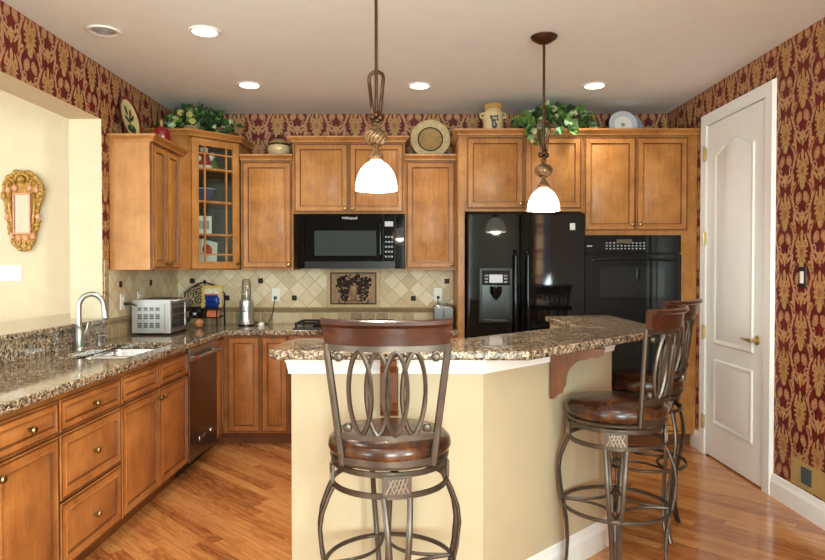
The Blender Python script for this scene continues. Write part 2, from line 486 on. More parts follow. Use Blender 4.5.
def tag(o, label=None, cat=None, group=None, kind=None):
    if label: o['label'] = label
    if cat: o['category'] = cat
    if group: o['group'] = group
    if kind: o['kind'] = kind
    return o
def thing(name, label, cat, loc=(0, 0, 0), rz=0.0, group=None):
    o = bpy.data.objects.new(name, None); C.objects.link(o); o.location = loc; o.rotation_euler = (0, 0, rz)
    o.empty_display_size = 0.05
    return tag(o, label, cat, group)
def struct(mb, name, mats, **kw): return tag(mb.build(name, mats, **kw), kind='structure')
def dup(root, loc, rz, label, group=None):   # a copy of a thing with its parts and sub-parts
    r = root.copy(); C.objects.link(r); r.location = loc; r.rotation_euler = (0, 0, rz); r['label'] = label
    if group: r['group'] = group
    def kids(src, dst):
        for ch in list(src.children):
            c = ch.copy(); C.objects.link(c); c.parent = dst
            kids(ch, c)
    kids(root, r); return r
def arc(cx, cy, r, a0, a1, n): return [(cx + r * math.cos(a0 + (a1 - a0) * i / n), cy + r * math.sin(a0 + (a1 - a0) * i / n)) for i in range(n + 1)]

# ------------------------------------------------------------------ the setting
struct(MB().box(DX - .2, XR + .2, REAR - .2, D + .2, -0.1, 0.0), 'floor', floor_m)
struct(MB().box(DX - .2, XR + .2, REAR - .2, D + .2, CZ, CZ + .1), 'ceiling', ceil_paint)
struct(MB().box(XL - .22, XR + .2, D, D + .12, 0, CZ), 'wall_back', paper_back)
struct(MB().box(XR, XR + .12, REAR, -1.95, 0, CZ).box(XR, XR + .12, -1.95, -.75, 0, .9).box(XR, XR + .12, -1.95, -.75, 2.55, CZ).box(XR, XR + .12, -.75, D, 0, CZ), 'wall_right', paper_side)
# left wall: solid to the jamb, header over the opening, knee wall under the ledge
JY = 4.38; SOF = 2.39
m = MB()
m.mat(0).box(XL - .004, XL, JY, D, 0, CZ).box(XL - .004, XL, 0.4, JY, SOF, CZ)
m.mat(1).box(XL - .22, XL - .004, JY, D, 0, CZ).box(XL - .22, XL - .004, 0.4, JY, SOF, CZ).box(XL - .20, XL - .0, 1.0, JY, 0, 1.03)
struct(m, 'wall_left', [paper_side, cream])
struct(MB().box(DX, XL - .22, DY, DY + .12, 0, CZ), 'wall_dining', cream)
def holed(x0, x1, holes, make):
    m = MB(); xs = x0
    for a, b, z0, z1 in holes:
        make(m, xs, a, 0, CZ); make(m, a, b, 0, z0); make(m, a, b, z1, CZ); xs = b
    make(m, xs, x1, 0, CZ); return m
struct(holed(DX, XR, [(-4.8, -3.0, .5, 2.4), (-.2, 1.04, .35, 2.62)],
             lambda m, a, b, z0, z1: m.box(a, b, REAR - .12, REAR, z0, z1)), 'wall_rear', plain('taupe_paint', rgb(112, 100, 86), .8, spec=.2))
struct(holed(REAR, DY + .12, [(1.2, 3.2, .5, 2.4)],
             lambda m, a, b, z0, z1: m.box(DX - .12, DX, a, b, z0, z1)), 'wall_far', cream)
for i, (a, b, z0, z1) in enumerate([(-4.8, -3.0, .5, 2.4), (-.2, 1.04, .35, 2.62)]):
    m = MB(); t = .05
    m.box(a, a + t, REAR - .1, REAR + .02, z0, z1).box(b - t, b, REAR - .1, REAR + .02, z0, z1)
    m.box(a + t, b - t, REAR - .1, REAR + .02, z0, z0 + t).box(a + t, b - t, REAR - .1, REAR + .02, z1 - t, z1)
    m.box((a + b) / 2 - .02, (a + b) / 2 + .02, REAR - .09, REAR, z0 + t, z1 - t)
    struct(m, 'window_%d' % (i + 1), white)

BB = [(0, 0), (.018, 0), (.018, .095), (.012, .115), (.010, .135), (0, .14)]
struct(MB().sweep([(XR, D), (XR, 5.02)], BB), 'baseboard_right', white)
struct(MB().sweep([(XR, 4.01), (XR, -1.5)], BB), 'baseboard_near', white)

# door in the right wall
dr = MB()
c0, c1, dz = 4.01, 5.02, 2.555
P = [(0, 0), (.022, 0), (.028, .02), (.02, .06), (.024, .085), (0, .095)]   # casing profile (out, across)
def casing(m):
    # mitred around the opening: U path in (y,z), profile thickness towards -X
    path = [(c0 + .095, 0), (c0 + .095, dz - .095), (c1 - .095, dz - .095), (c1 - .095, 0)]
    outd = [(-1, 0), (-1, 1), (1, 1), (1, 0)]
    loops = []
    for (y, z), (oy, oz) in zip(path, outd):
        loops.append([Vector((XR - o, y + oy * ac, z + oz * ac)) for o, ac in P])
    m.rings(loops, True, True)
casing(dr)
door = tag(dr.build('door_1', white, smooth=True), kind='structure')
# leaf: two panels, the upper with an arched top
m = MB()
ly0, ly1, lz0, lz1, lx = c0 + .10, c1 - .10, .012, dz - .10, XR - .012
m.box(lx, XR + .03, ly0, ly1, lz0, lz1)
def door_panel(m, pts, dirn=1):
    """moulded panel outline pts (y,z) on the leaf face: a raised bead, a groove and a raised field"""
    cy = sum(p[0] for p in pts) / len(pts); cz = sum(p[1] for p in pts) / len(pts)
    hy = max(abs(p[0] - cy) for p in pts); hz = max(abs(p[1] - cz) for p in pts)
    def ins(d, x):
        return [Vector((lx - x, cy + (y - cy) * (1 - d / hy), cz + (z - cz) * (1 - d / hz))) for y, z in pts]
    m.rings([ins(0, 0), ins(.008, .010), ins(.018, .010), ins(.03, .002), ins(.036, .002), ins(.06, .008)], False, True)
py0, py1 = ly0 + .125, ly1 - .125
door_panel(m, [(py0, .255), (py1, .255), (py1, .735), (py0, .735)])
n = 14; top = []
for i in range(n + 1):
    t = i / n; y = py1 + (py0 - py1) * t
    k = 0.5 - 0.5 * math.cos(2 * PI * t)
    top.append((y, 2.215 + .085 * k ** .75))
door_panel(m, [(py0, .845), (py1, .845)] + top)
leaf = m.build('door_leaf', white, door, smooth=True)
for hz in (.25, .92, 1.62, 2.25):
    m = MB(); m.box(XR - .034, XR - .02, ly1 - .004, ly1 + .018, hz - .045, hz + .045)
    m.lathe([(.007, hz - .055), (.007, hz + .055)], (XR - .036, ly1 + .004, 0), 10)
    m.build('hinge', brass, door)
m = MB(); hy, hz = 4.185, .936
T = Matrix.Translation((lx, hy, hz)) @ Matrix.Rotation(-PI / 2, 4, 'Y')
m.lathe([(.032, 0), (.030, .008), (.014, .014), (.012, .045), (.015, .055), (.006, .06)], n=18, T=T)
m.tube([(lx - .05, hy, hz), (lx - .054, hy + .03, hz + .003), (lx - .05, hy + .07, hz - .002), (lx - .046, hy + .115, hz + .004)], [.010, .009, .008, .006], 8)
m.build('door_handle', brass, door, smooth=True)

# ------------------------------------------------------------------ cabinet builders (front faces -y, back at y=0)
def door_front(m, x0, x1, z0, z1, y, t=.02, fw=.052):
    """raised-panel front: frame, moulded edge, glazed groove, raised field. y is the back plane"""
    fw = min(fw, (x1 - x0) * .28, (z1 - z0) * .28)
    def L(d, yy): return [Vector((x0 + d, yy, z0 + d)), Vector((x1 - d, yy, z0 + d)), Vector((x1 - d, yy, z1 - d)), Vector((x0 + d, yy, z1 - d))]
    f = y - t
    seq = [(0, y, 0), (0, f + .004, 1), (.004, f, 0), (.013, f, 1), (.015, f + .002, 0), (fw - .012, f, 0), (fw - .009, f - .003, 0), (fw - .003, f - .003, 0),
           (fw, f + .007, 1), (fw + .004, f + .007, 1), (fw + .012, f + .0055, 0), (fw + .018, f + .002, 0)]
    L_ = [[m.bm.verts.new(p) for p in L(d, yy)] for d, yy, _ in seq]
    for i in range(len(L_) - 1):
        m.mi = seq[i + 1][2]
        for k in range(4): m._f([L_[i][k], L_[i][(k + 1) % 4], L_[i + 1][(k + 1) % 4], L_[i + 1][k]])
    m.mi = 0; m._f(L_[-1]); m._f(list(reversed(L_[0])))
    return m
def knob(parent, x, y, z, s=1.0, dark=False):
    T = Matrix.Translation((x, y, z)) @ Matrix.Rotation(PI / 2, 4, 'X')
    m = MB().lathe([(.007 * s, -.001), (.006 * s, .010 * s), (.009 * s, .014 * s), (.0155 * s, .018 * s), (.0165 * s, .024 * s), (.012 * s, .030 * s), (.004 * s, .032 * s)], n=16, T=T)
    return m.build('knob', knob_m, parent, smooth=True)
CROWN = [(0, 0), (.008, 0), (.010, .012), (.022, .026), (.034, .034), (.036, .048), (0, .048)]
def fronts(root, specs, y, mat):
    """specs: (kind, x0, x1, z0, z1, [knob x,z])"""
    for s in specs:
        o = door_front(MB(), s[1], s[2], s[3], s[4], y).build(s[0], [mat, glaze], root, smooth='keep')
        for kx, kz in s[5:]: knob(o, kx, y - .021, kz)
def wall_cab(name, label, cat, loc, rz, w_, h, d, nd, sides='lr', knobs=True, kz=.05, stile_r=0.0, mat=None, group=None, sidemat=None):
    mat = mat or maple
    root = thing(name, label, cat, loc, rz, group)
    MB().box(0, w_, -d, -.001, 0, h).build('body', sidemat or mat, root, bevel=.0015)
    g = .004; uw = (w_ - stile_r) / nd
    for i in range(nd):
        a, b = i * uw + g + .008, (i + 1) * uw - g - (.008 if i == nd - 1 else 0)
        if i: a -= .008
        kx = (b - .028) if (nd == 1 or i == 0) else a + .028
        fronts(root, [('door', a, b, .012, h - .012, (kx, .045))], -d, mat)
    path = []
    if 'l' in sides: path.append((0, -.001))
    path += [(0, -d - .02), (w_, -d - .02)]
    if 'r' in sides: path.append((w_, -.001))
    MB().sweep(path, [(o, h - .004 + z) for o, z in CROWN]).build('crown_moulding', [mat], root)
    MB().box(.0, w_, -d - .019, -.001, h - .0035, h + .035).build('top_board', mat, root)
    return root

# ------------------------------------------------------------------ wall cabinets
G_UP = None
UZ = 1.385
wall_cab('wall_cabinet', 'honey maple wall cabinet on the left wall above the toaster oven, with pale side panel', 'cabinet', (XL, 4.48, UZ), R(90), .618, .88, .275, 2, 'lr', stile_r=.09, sidemat=side_maple)
wall_cab('wall_cabinet', 'honey maple single door wall cabinet between the glass corner cabinet and the microwave', 'cabinet', (-1.425, D, UZ), 0, .43, .90, .33, 1, '')
wall_cab('wall_cabinet', 'short two door maple wall cabinet directly above the black microwave', 'cabinet', (-.995, D, 1.845), 0, .92, .585, .345, 2, 'lr')
wall_cab('wall_cabinet', 'honey maple single door wall cabinet between the microwave and the refrigerator', 'cabinet', (-.075, D, UZ), 0, .42, .90, .33, 1, '')
# diagonal glass corner cabinet
def corner_cabinet():
    root = thing('corner_cabinet', 'diagonal corner wall cabinet with a glass muntin door showing shelves of ornaments', 'cabinet', (XL, D, UZ))
    h = 1.045; a = .64; d = .33
    # pentagon: walls at x=0 / y=0; local coords relative to the room corner
    A, B = (d, -a), (a, -d)
    t = .018
    poly = [(0.002, -.002), (0.002, -a), A, B, (a, -.002)]
    m = MB().prism(poly, 0, t).prism(poly, h - t, h)
    m.box(.002, d - .002, -a, -a + t, t, h - t).box(a - t, a, -d + .002, -.002, t, h - t)
    m.build('body', maple, root)
    MB().box(.003, .012, -a + t, -.012, t, h - t).box(.012, a - t, -.012, -.003, t, h - t).build('back_panel', green_panel, root)
    inner = [(.013, -.013), (.013, -a + .02), (d - .012, -a + .02), (a - .02, -d + .012), (a - .02, -.013)]
    for z in (.27, .53, .79): MB().prism(inner, z, z + .018).build('shelf', maple, root)
    L = math.hypot(B[0] - A[0], B[1] - A[1])
    T = Matrix.Translation((A[0], A[1], 0)) @ Matrix.Rotation(R(45), 4, 'Z')
    # face frame stiles + glazed door, in the diagonal plane
    m = MB(); s = .028
    m.box(0, s, -.0, .018, 0, h, T).box(L - s, L, 0, .018, 0, h, T).box(s, L - s, 0, .018, 0, .02, T).box(s, L - s, 0, .018, h - .02, h, T)
    m.build('face_frame', maple, root)
    m = MB(); x0, x1, z0, z1, f = .016, L - .016, .010, h - .014, .055
    for b in ((x0, x0 + f, z0, z1), (x1 - f, x1, z0, z1), (x0 + f, x1 - f, z0, z0 + f), (x0 + f, x1 - f, z1 - f, z1)):
        m.mat(0).box(b[0], b[1], -.022, 0, b[2], b[3], T)
    gx0, gx1, gz0, gz1 = x0 + f, x1 - f, z0 + f, z1 - f
    # inner bead lines
    for b in ((gx0 - .012, gx0, gz0 - .012, gz1 + .012), (gx1, gx1 + .012, gz0 - .012, gz1 + .012), (gx0, gx1, gz0 - .012, gz0), (gx0, gx1, gz1, gz1 + .012)):
        m.mat(1).box(b[0], b[1], -.027, -.022, b[2], b[3], T)
    dobj = m.build('door', [maple, maple], root, bevel=.002)
    m = MB(); gw = gx1 - gx0
    for x in (gx0 + .055, gx1 - .055): m.box(x - .006, x + .006, -.02, -.004, gz0, gz1, T)
    for z in (gz0 + .058, gz1 - .058, .281, .541, .801): m.box(gx0, gx1, -.0195, -.004, z - .006, z + .006, T)
    m.build('muntins', maple, dobj)
    MB().box(gx0, gx1, -.010, -.007, gz0, gz1, T).build('glass_pane', pane, dobj)
    kp = T @ Vector((x1 - .025, -.022, .05))
    k = MB().lathe([(.007, -.001), (.006, .01), (.009, .014), (.0155, .018), (.0165, .024), (.012, .03), (.004, .032)], n=16,
                   T=T @ Matrix.Translation((x1 - .025, -.022, .05)) @ Matrix.Rotation(PI / 2, 4, 'X')).build('knob', knob_m, dobj, smooth=True)
    off = .016
    path = [(0.002, -a), (A[0] + .006, -a - .006), (B[0] + .016, -d - .004), (a + .002, -.002)]
    path = [(.002, -a), (A[0] + .009, -a), (a, -d - .009), (a, -.002)]
    MB().sweep([(q[0], q[1]) for q in path], [(o + .012, h - .004 + z) for o, z in CROWN]).build('crown_moulding', maple, root)
    MB().prism([(0.002, -.002), (.002, -a), (A[0] + .006, -a), (a, -d - .006), (a, -.002)], h, h + .035).build('top_board', maple, root)
    return root
corner_cabinet()

# ------------------------------------------------------------------ refrigerator surround and oven cabinet
FY = 5.12     # carcass front
def tall_run():
    r = thing('refrigerator_cabinet', 'deep maple cabinet and side panel framing the top of the black refrigerator', 'cabinet', (.345, D, 0))
    dd = D - FY
    MB().box(0, .05, -dd, -.001, 0, 2.43).build('side_panel', maple, r, bevel=.002)
    MB().box(.05, .965, -dd, -.001, 1.84, 2.43).build('body', maple, r)
    fronts(r, [('door', .062, .505, 1.862, 2.415, (.478, 1.90)), ('door', .512, .955, 1.862, 2.415, (.54, 1.90))], -dd, maple)
    MB().sweep([(0, -.001), (0, -dd - .02), (.965, -dd - .02)], [(o, 2.426 + z) for o, z in CROWN]).build('crown_moulding', maple, r)
    MB().box(0, .965, -dd - .019, -.001, 2.4265, 2.465).build('top_board', maple, r)
    w_ = XR - .003 - 1.311
    r = thing('oven_cabinet', 'tall maple cabinet by the right wall housing the black double oven', 'cabinet', (1.311, D, 0))
    ox0, ox1, oz0, oz1 = .012, .762, .37, 1.655
    m = MB()
    m.box(0, ox0, -dd, -.001, .1, 2.43).box(ox1, w_, -dd, -.001, .1, 2.43)
    m.box(ox0, ox1, -dd, -.001, oz1, 2.43).box(ox0, ox1, -dd, -.001, .1, oz0).box(ox0, ox1, -.02, -.001, oz0, oz1)
    m.build('body', maple, r)
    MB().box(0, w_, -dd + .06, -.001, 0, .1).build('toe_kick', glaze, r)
    fronts(r, [('door', .01, .408, 1.69, 2.415, (.38, 1.74)), ('door', .414, .812, 1.69, 2.415, (.442, 1.74)),
               ('drawer', .04, .78, .12, .345, (.41, .232))], -dd, maple)
    MB().sweep([(0, -dd - .02), (w_, -dd - .02)], [(o, 2.426 + z) for o, z in CROWN]).build('crown_moulding', maple, r)
    MB().box(0, w_, -dd - .019, -.001, 2.4265, 2.465).build('top_board', maple, r)
    # double oven
    o = thing('wall_oven', 'black glass double wall oven built in at the right beside the refrigerator', 'oven', (1.311 + ox0, FY, 0))
    W = ox1 - ox0
    MB().box(.004, W - .004, 0, .55, oz0 + .003, oz1 - .003).build('body', black_satin, o)
    m = MB().box(0, W, -.02, 0, 1.515, oz1); cp = m.build('control_panel', black_gloss, o, bevel=.004)
    m = MB()
    random.seed(4)
    for i in range(11):
        for j in range(3):
            if i in (3, 4, 5) and j == 2: continue
            m.box(.165 + i * .029, .165 + i * .029 + .014, -.0215, -.02, 1.545 + j * .022, 1.555 + j * .022)
    m.build('key_markings', plain('key_print', rgb(150, 150, 150), .4), cp)
    MB().box(.25, .37, -.0215, -.02, 1.592, 1.622).build('display', emis('amber_display', (.6, .42, .12, 1), .08, (.02, .02, .02, 1)), cp)
    MB().box(.02, .06, -.0215, -.02, 1.566, 1.574).build('badge', steel, cp)
    for z0, z1 in ((.955, 1.505), (.38, .94)):
        q = MB().box(0, W, -.03, 0, z0, z1).build('oven_door', black_gloss, o, bevel=.005)
        m = MB(); wx0, wx1, wz0, wz1 = .115, W - .135, z0 + .22 if z1 > 1 else z0 + .2, z1 - .105
        pts = [(wx0, wz0), (wx1, wz0), (wx1, wz1)] + [(wx1 + (wx0 - wx1) * i / 10, wz1 + .012 * math.sin(PI * i / 10)) for i in range(1, 10)] + [(wx0, wz1)]
        m.rings([[Vector((x, -.0305, z)) for x, z in pts], [Vector((x, -.032, z)) for x, z in pts]], True, True)
        m.build('oven_window', black_glass, q)
        m = MB(); hz = z1 - .045
        m.tube([(.06 + (W - .12) * i / 12, -.055 - .02 * math.sin(PI * i / 12), hz + .012 * math.sin(PI * i / 12)) for i in range(13)], .011, 10)
        m.box(.055, .075, -.058, -.028, hz - .008, hz + .008).box(W - .075, W - .055, -.058, -.028, hz - .008, hz + .008)
        m.build('handle', black_satin, q, smooth=True)
tall_run()

def refrigerator():
    w_ = .885
    r = thing('refrigerator', 'black side by side refrigerator with an ice and water dispenser', 'refrigerator', (.407, 0, 0))
    F = 4.95
    MB().box(0.004, w_ - .004, F + .075, D - .04, .012, 1.80).build('body', black_satin, r)
    MB().box(.03, w_ - .03, F + .09, F + .12, 0, .012).build('foot_rail', black_satin, r)
    s = .398
    d1 = MB().box(0, s - .003, F, F + .07, .09, 1.815).build('door', black_gloss, r, bevel=.012, seg=3)
    d2 = MB().box(s + .003, w_, F, F + .07, .09, 1.815).build('door', black_gloss, r, bevel=.012, seg=3)
    MB().box(.005, w_ - .005, F + .02, F + .07, .012, .085).build('kick_grille', black_satin, r)
    for x, d in ((s - .045, d1), (s + .048, d2)):
        m = MB(); m.tube([(x, F + .003, .42), (x, F - .045, .46), (x, F - .055, .9), (x, F - .055, 1.1), (x, F - .045, 1.49), (x, F + .003, 1.53)], .0135, 10)
        m.build('handle', black_gloss, d, smooth=True)
    x0, x1, z0, z1 = .085, .335, .985, 1.40
    m = MB(); t = .022
    m.box(x0, x0 + t, F - .014, F + .002, z0, z1).box(x1 - t, x1, F - .014, F + .002, z0, z1).box(x0 + t, x1 - t, F - .014, F + .002, z1 - t, z1).box(x0 + t, x1 - t, F - .014, F + .002, z0, z0 + .03)
    dp = m.build('dispenser', black_satin, d1, bevel=.004)
    m = MB().mat(0).box(x0 + t, x1 - t, F - .010, F + .001, 1.27, z1 - t)
    m.mat(1).box(x0 + .075, x1 - .075, F - .0115, F - .010, 1.288, 1.35)
    m.mat(2)
    for j in range(3):
        for xx in (x0 + .04, x1 - .066): m.box(xx, xx + .026, F - .0115, F - .010, 1.288 + j * .024, 1.301 + j * .024)
    m.build('dispenser_controls', [black_gloss, display_m, plain('key_grey', rgb(96, 98, 102), .4)], d1)
    m = MB().box(x0 + t, x1 - t, F - .0055, F - .0005, z0 + .03, 1.27); m.build('dispenser_recess', plain('recess_black', rgb(6, 6, 7), .2), d1)
    m = MB(); m.lathe([(.045, 0), (.045, -.05), (.03, -.075), (.012, -.10)], ((x0 + x1) / 2, F - .012, 1.262), 14)
    m.build('dispenser_spout', black_gloss, d1, smooth=True)
    m = MB(); m.box(x0 + .03, x1 - .03, F - .055, F, z0 + .004, z0 + .026).build('drip_tray', black_satin, d1, bevel=.004)
    MB().box(w_ - .118, w_ - .078, F - .003, F + .001, 1.685, 1.738).build('badge', steel, d2, bevel=.002)
refrigerator()

def microwave():
    x0, x1, z0, z1, F = -.955, -.078, 1.395, 1.838, 5.335
    r = thing('microwave', 'black over the range microwave under the short maple cabinet', 'microwave', (x0, F, z0))
    w_, h = x1 - x0, z1 - z0
    MB().box(0, w_, .03, D - F - .012, 0, h).build('body', black_satin, r)
    d = MB().box(0.065, w_ * .80, 0, .03, .06, h).build('door', black_gloss, r, bevel=.004)
    MB().box(.0, .062, .002, .03, .0, h).build('side_trim', black_gloss, r, bevel=.003)
    MB().box(.145, w_ * .80 - .055, -.003, 0, .105, h - .135).build('window', mw_glass, d)
    m = MB(); hx = w_ * .80 - .018
    m.tube([(hx, .004, .09), (hx, -.035, .115), (hx, -.04, .22), (hx, -.035, h - .09), (hx, .004, h - .06)], .010, 10).build('handle', black_gloss, d, smooth=True)
    cp = MB().box(w_ * .80 + .003, w_ - .08, .0, .03, .06, h).build('control_panel', black_gloss, r, bevel=.003)
    kg = plain('keypad_grey', rgb(104, 112, 122), .3)
    for j in range(5):
        m = MB()
        for i in range(3): m.box(w_ * .80 + .017 + i * .024, w_ * .80 + .033 + i * .024, -.002, 0, .09 + j * .04, .105 + j * .04)
        m.build('key_row', kg, cp)
    MB().box(w_ * .80 + .015, w_ - .092, -.002, 0, h - .10, h - .06).build('display', display_m, cp)
    MB().box(w_ - .077, w_, .0, .03, .0, h).build('side_trim', black_gloss, r, bevel=.003)
    m = MB().box(.065, w_ - .08, .004, .03, 0, .056)
    for i in range(3): m.box(.08, w_ - .095, .001, .004, .010 + i * .016, .016 + i * .016)
    m.build('vent_grille', black_satin, r)
    dg = None; t = bpy.data.curves.new('logo', 'FONT'); t.body = 'Whirlpool'; t.size = .03; t.extrude = .0006; t.align_x = 'CENTER'; t.shear = .2
    to = bpy.data.objects.new('lettering', t); C.objects.link(to)
    me = bpy.data.meshes.new_from_object(to.evaluated_get(bpy.context.evaluated_depsgraph_get()))
    bpy.data.objects.remove(to); me.materials.clear(); me.materials.append(steel)
    o = bpy.data.objects.new('logo', me); C.objects.link(o); o.parent = d; o.location = (w_ * .49, -.001, h - .042); o.rotation_euler = (R(90), 0, 0)
microwave()

# ------------------------------------------------------------------ base cabinets
BX = -1.508    # carcass face of the left run
BD = BX - XL - .004
def base_cab(name, label, loc, rz, w_, d, specs, cat='cabinet', sink=False):
    r = thing(name, label, cat, loc, rz)
    if sink: bm_ = MB().box(.001, w_ - .001, -d, -.004, .1, .60).box(.001, w_ - .001, -d, -d + .02, .60, .874).box(.001, .02, -d + .02, -.004, .60, .874).box(w_ - .02, w_ - .001, -d + .02, -.004, .60, .874)
    else: bm_ = MB().box(.001, w_ - .001, -d, -.004, .1, .874)
    bm_.build('body', maple_low, r)
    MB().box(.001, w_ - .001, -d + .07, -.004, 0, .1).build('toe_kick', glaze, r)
    fronts(r, specs, -d, maple_low)
    return r
def lcab(label, y0, y1, specs, sink=False): return base_cab('base_cabinet', label, (XL, y0, 0), R(90), y1 - y0, BD, specs, sink=sink)
g = .006
def one(w_, door_knob_left=True):
    kx = .03 if door_knob_left else w_ - .03
    return [('drawer', g, w_ - g, .700, .838, (w_ / 2, .77)), ('door', g, w_ - g, .112, .688, (kx, .64))]
lcab('maple base cabinet nearest the camera on the left run, mostly cut by the picture edge', 1.75, 2.30, one(.55, True))
lcab('maple base cabinet with one drawer over a door, left of the three drawer stack', 2.30, 2.747, one(.447))
w2 = .583
lcab('maple base cabinet with a stack of three drawers', 2.747, 3.33, [('drawer', g, w2 - g, .700, .838, (w2 / 2, .77)), ('drawer', g, w2 - g, .408, .688, (w2 / 2, .55)), ('drawer', g, w2 - g, .112, .396, (w2 / 2, .25))])
w3 = .996; hh = w3 / 2
lcab('maple sink base cabinet with two doors beneath the sink', 3.33, 4.326, [('false_drawer', g, hh - .003, .700, .838), ('false_drawer', hh + .003, w3 - g, .700, .838),
     ('door', g, hh - .003, .112, .688, (hh - .03, .64)), ('door', hh + .003, w3 - g, .112, .688, (hh + .03, .64))], sink=True)
# dishwasher
def dishwasher():
    y0, y1 = 4.330, 4.940
    r = thing('dishwasher', 'dark stainless dishwasher with a bar handle between sink base and corner', 'dishwasher', (XL, y0, 0), R(90))
    w_ = y1 - y0; d = BD
    MB().box(.002, w_ - .002, -d + .01, -.01, .1, .868).build('body', black_satin, r)
    MB().box(.002, w_ - .002, -d + .07, -.01, 0, .1).build('toe_kick', black_satin, r)
    q = MB().box(.003, w_ - .003, -d - .022, -d + .01, .10, .862).build('door', dw_steel, r, bevel=.004)
    MB().box(.004, w_ - .004, -d - .024, -d - .021, .775, .861).build('control_strip', steel, q)
    m = MB(); hz = .80
    m.tube([(.05, -d - .065, hz), (w_ - .05, -d - .065, hz)], .013, 12)
    for x in (.06, w_ - .06): m.tube([(x, -d - .02, hz), (x, -d - .07, hz)], .011, 10)
    h_ = m.build('handle', steel, q, smooth=True)
    MB().lathe([(.012, 0), (.012, .004)], T=Matrix.Translation((.045, -d - .065, hz)) @ Matrix.Rotation(-PI / 2, 4, 'Y'), n=14).build('red_emblem', plain('red_emblem', rgb(170, 20, 24), .3), h_)
    MB().box(.20, .33, -d - .0245, -d - .022, .20, .235).build('badge', steel_bright, q)
    MB().lathe([(.018, 0), (.018, .003)], T=Matrix.Translation((.46, -d - .022, .215)) @ Matrix.Rotation(PI / 2, 4, 'X'), n=16).build('round_sticker', steel_bright, q)
dishwasher()
# corner and back run
BF = D - .60
r = thing('corner_base_cabinet', 'maple base cabinet in the corner beside the dishwasher with two narrow doors', 'cabinet', (0, 0, 0))
MB().box(XL + .004, BX, 4.942, BF, .1, .874).box(XL + .004, -.985, BF, D - .004, .1, .874).build('body', maple_low, r)
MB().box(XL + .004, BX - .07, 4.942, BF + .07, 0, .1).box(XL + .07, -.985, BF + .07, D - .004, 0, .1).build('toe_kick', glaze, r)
fronts(r, [('door', -1.462, -1.208, .112, .862), ('door', -1.198, -.99, .112, .862)], BF, maple_low)
o = door_front(MB(), 4.948, BF - .022, .112, .862, 0, fw=.035).build('corner_panel', [maple_low, glaze], r, smooth='keep', loc=(BX, 0, 0), rot=(0, 0, R(90)))
base_cab('base_cabinet', 'maple base cabinet under the cooktop, mostly behind the island', (-.983, D, 0), 0, .90, .60,
         [('drawer', g, .447, .70, .838, (.225, .77)), ('drawer', .453, .894, .70, .838, (.675, .77)), ('door', g, .447, .112, .688, (.42, .64)), ('door', .453, .894, .112, .688, (.48, .64))])
base_cab('base_cabinet', 'maple base cabinet right of the cooktop beside the refrigerator panel', (-.081, D, 0), 0, .424, .60, one(.424))

# ------------------------------------------------------------------ worktops
def cells(m, xs, ys, z0, z1, keep):
    nx, ny = len(xs) - 1, len(ys) - 1; V = {}
    def v(i, j, z):
        k = (i, j, z)
        if k not in V: V[k] = m.bm.verts.new((xs[i], ys[j], z))
        return V[k]
    K = lambda i, j: 0 <= i < nx and 0 <= j < ny and keep(i, j)
    for i in range(nx):
        for j in range(ny):
            if not K(i, j): continue
            m._f([v(i, j, z1), v(i + 1, j, z1), v(i + 1, j + 1, z1), v(i, j + 1, z1)])
            m._f([v(i, j, z0), v(i, j + 1, z0), v(i + 1, j + 1, z0), v(i + 1, j, z0)])
            for (a, b, di, dj) in (((i, j), (i + 1, j), 0, -1), ((i + 1, j), (i + 1, j + 1), 1, 0), ((i + 1, j + 1), (i, j + 1), 0, 1), ((i, j + 1), (i, j), -1, 0)):
                if not K(i + di, j + dj): m._f([v(*a, z0), v(*b, z0), v(*b, z1), v(*a, z1)])
    return m
SX0, SX1, SY0, SY1 = -1.935, -1.555, 3.47, 4.24
CX = -1.455
xs = [XL + .012, SX0, SX1, CX, .343]; ys = [1.75, SY0, SY1, D - .65, D - .012]
m = cells(MB(), xs, ys, .8745, .914, lambda i, j: (i < 3 or j == 3) and not (i == 1 and j == 1))
tag(m.build('countertop', granite, bevel=.008, seg=3), 'speckled brown granite L shaped countertop along the left and back walls', 'countertop')
# granite splash along the knee wall, and the raised ledge
tag(MB().box(XL + .001, XL + .022, 1.75, JY - .005, .915, 1.029).build('granite_splash', granite), 'granite upstand strip behind the sink under the ledge', 'backsplash')
m = MB().prism([(XL + .035, 1.0), (XL + .035, JY - .003), (XL - .222, JY - .003), (XL - .222, DY - .005), (XL - .50, DY - .005), (XL - .50, 1.0)], 1.0305, 1.062)
tag(m.build('ledge_top', granite, bevel=.007, seg=3), 'raised granite ledge on the knee wall of the opening', 'ledge')

# sink
def sink():
    r = thing('kitchen_sink', 'stainless double bowl undermount sink in the granite counter', 'sink', (0, 0, 0))
    def bowl(x0, x1, y0, y1, z0):
        m = MB(); z1 = .874
        def rect(d, z, r_=.04):
            p = []
            for cx, cy, a in ((x1 - d - r_, y1 - d - r_, 0), (x0 + d + r_, y1 - d - r_, 1), (x0 + d + r_, y0 + d + r_, 2), (x1 - d - r_, y0 + d + r_, 3)):
                p += [Vector((cx + r_ * math.cos((a + i / 4) * PI / 2), cy + r_ * math.sin((a + i / 4) * PI / 2), z)) for i in range(5)]
            return p
        m.rings([rect(-.02, z1), rect(-.0, z1), rect(.006, z1 - .02), rect(.015, z0 + .03), rect(.035, z0), rect(.10, z0 - .004)], False, True)
        b = m.build('basin', steel_bright, r, smooth=True)
        MB().lathe([(.04, 0), (.038, .004), (.02, .002)], ((x0 + x1) / 2, (y0 + y1) / 2, z0 - .003), 18).build('drain', steel, b, smooth=True)
    bowl(SX0 + .002, SX1 - .002, SY0 + .002, 3.87, .70); bowl(SX0 + .002, SX1 - .002, 3.90, SY1 - .002, .72)
    MB().box(SX0 + .01, SX1 - .01, 3.86, 3.91, .80, .872).build('divider', steel_bright, r, bevel=.008)
sink()
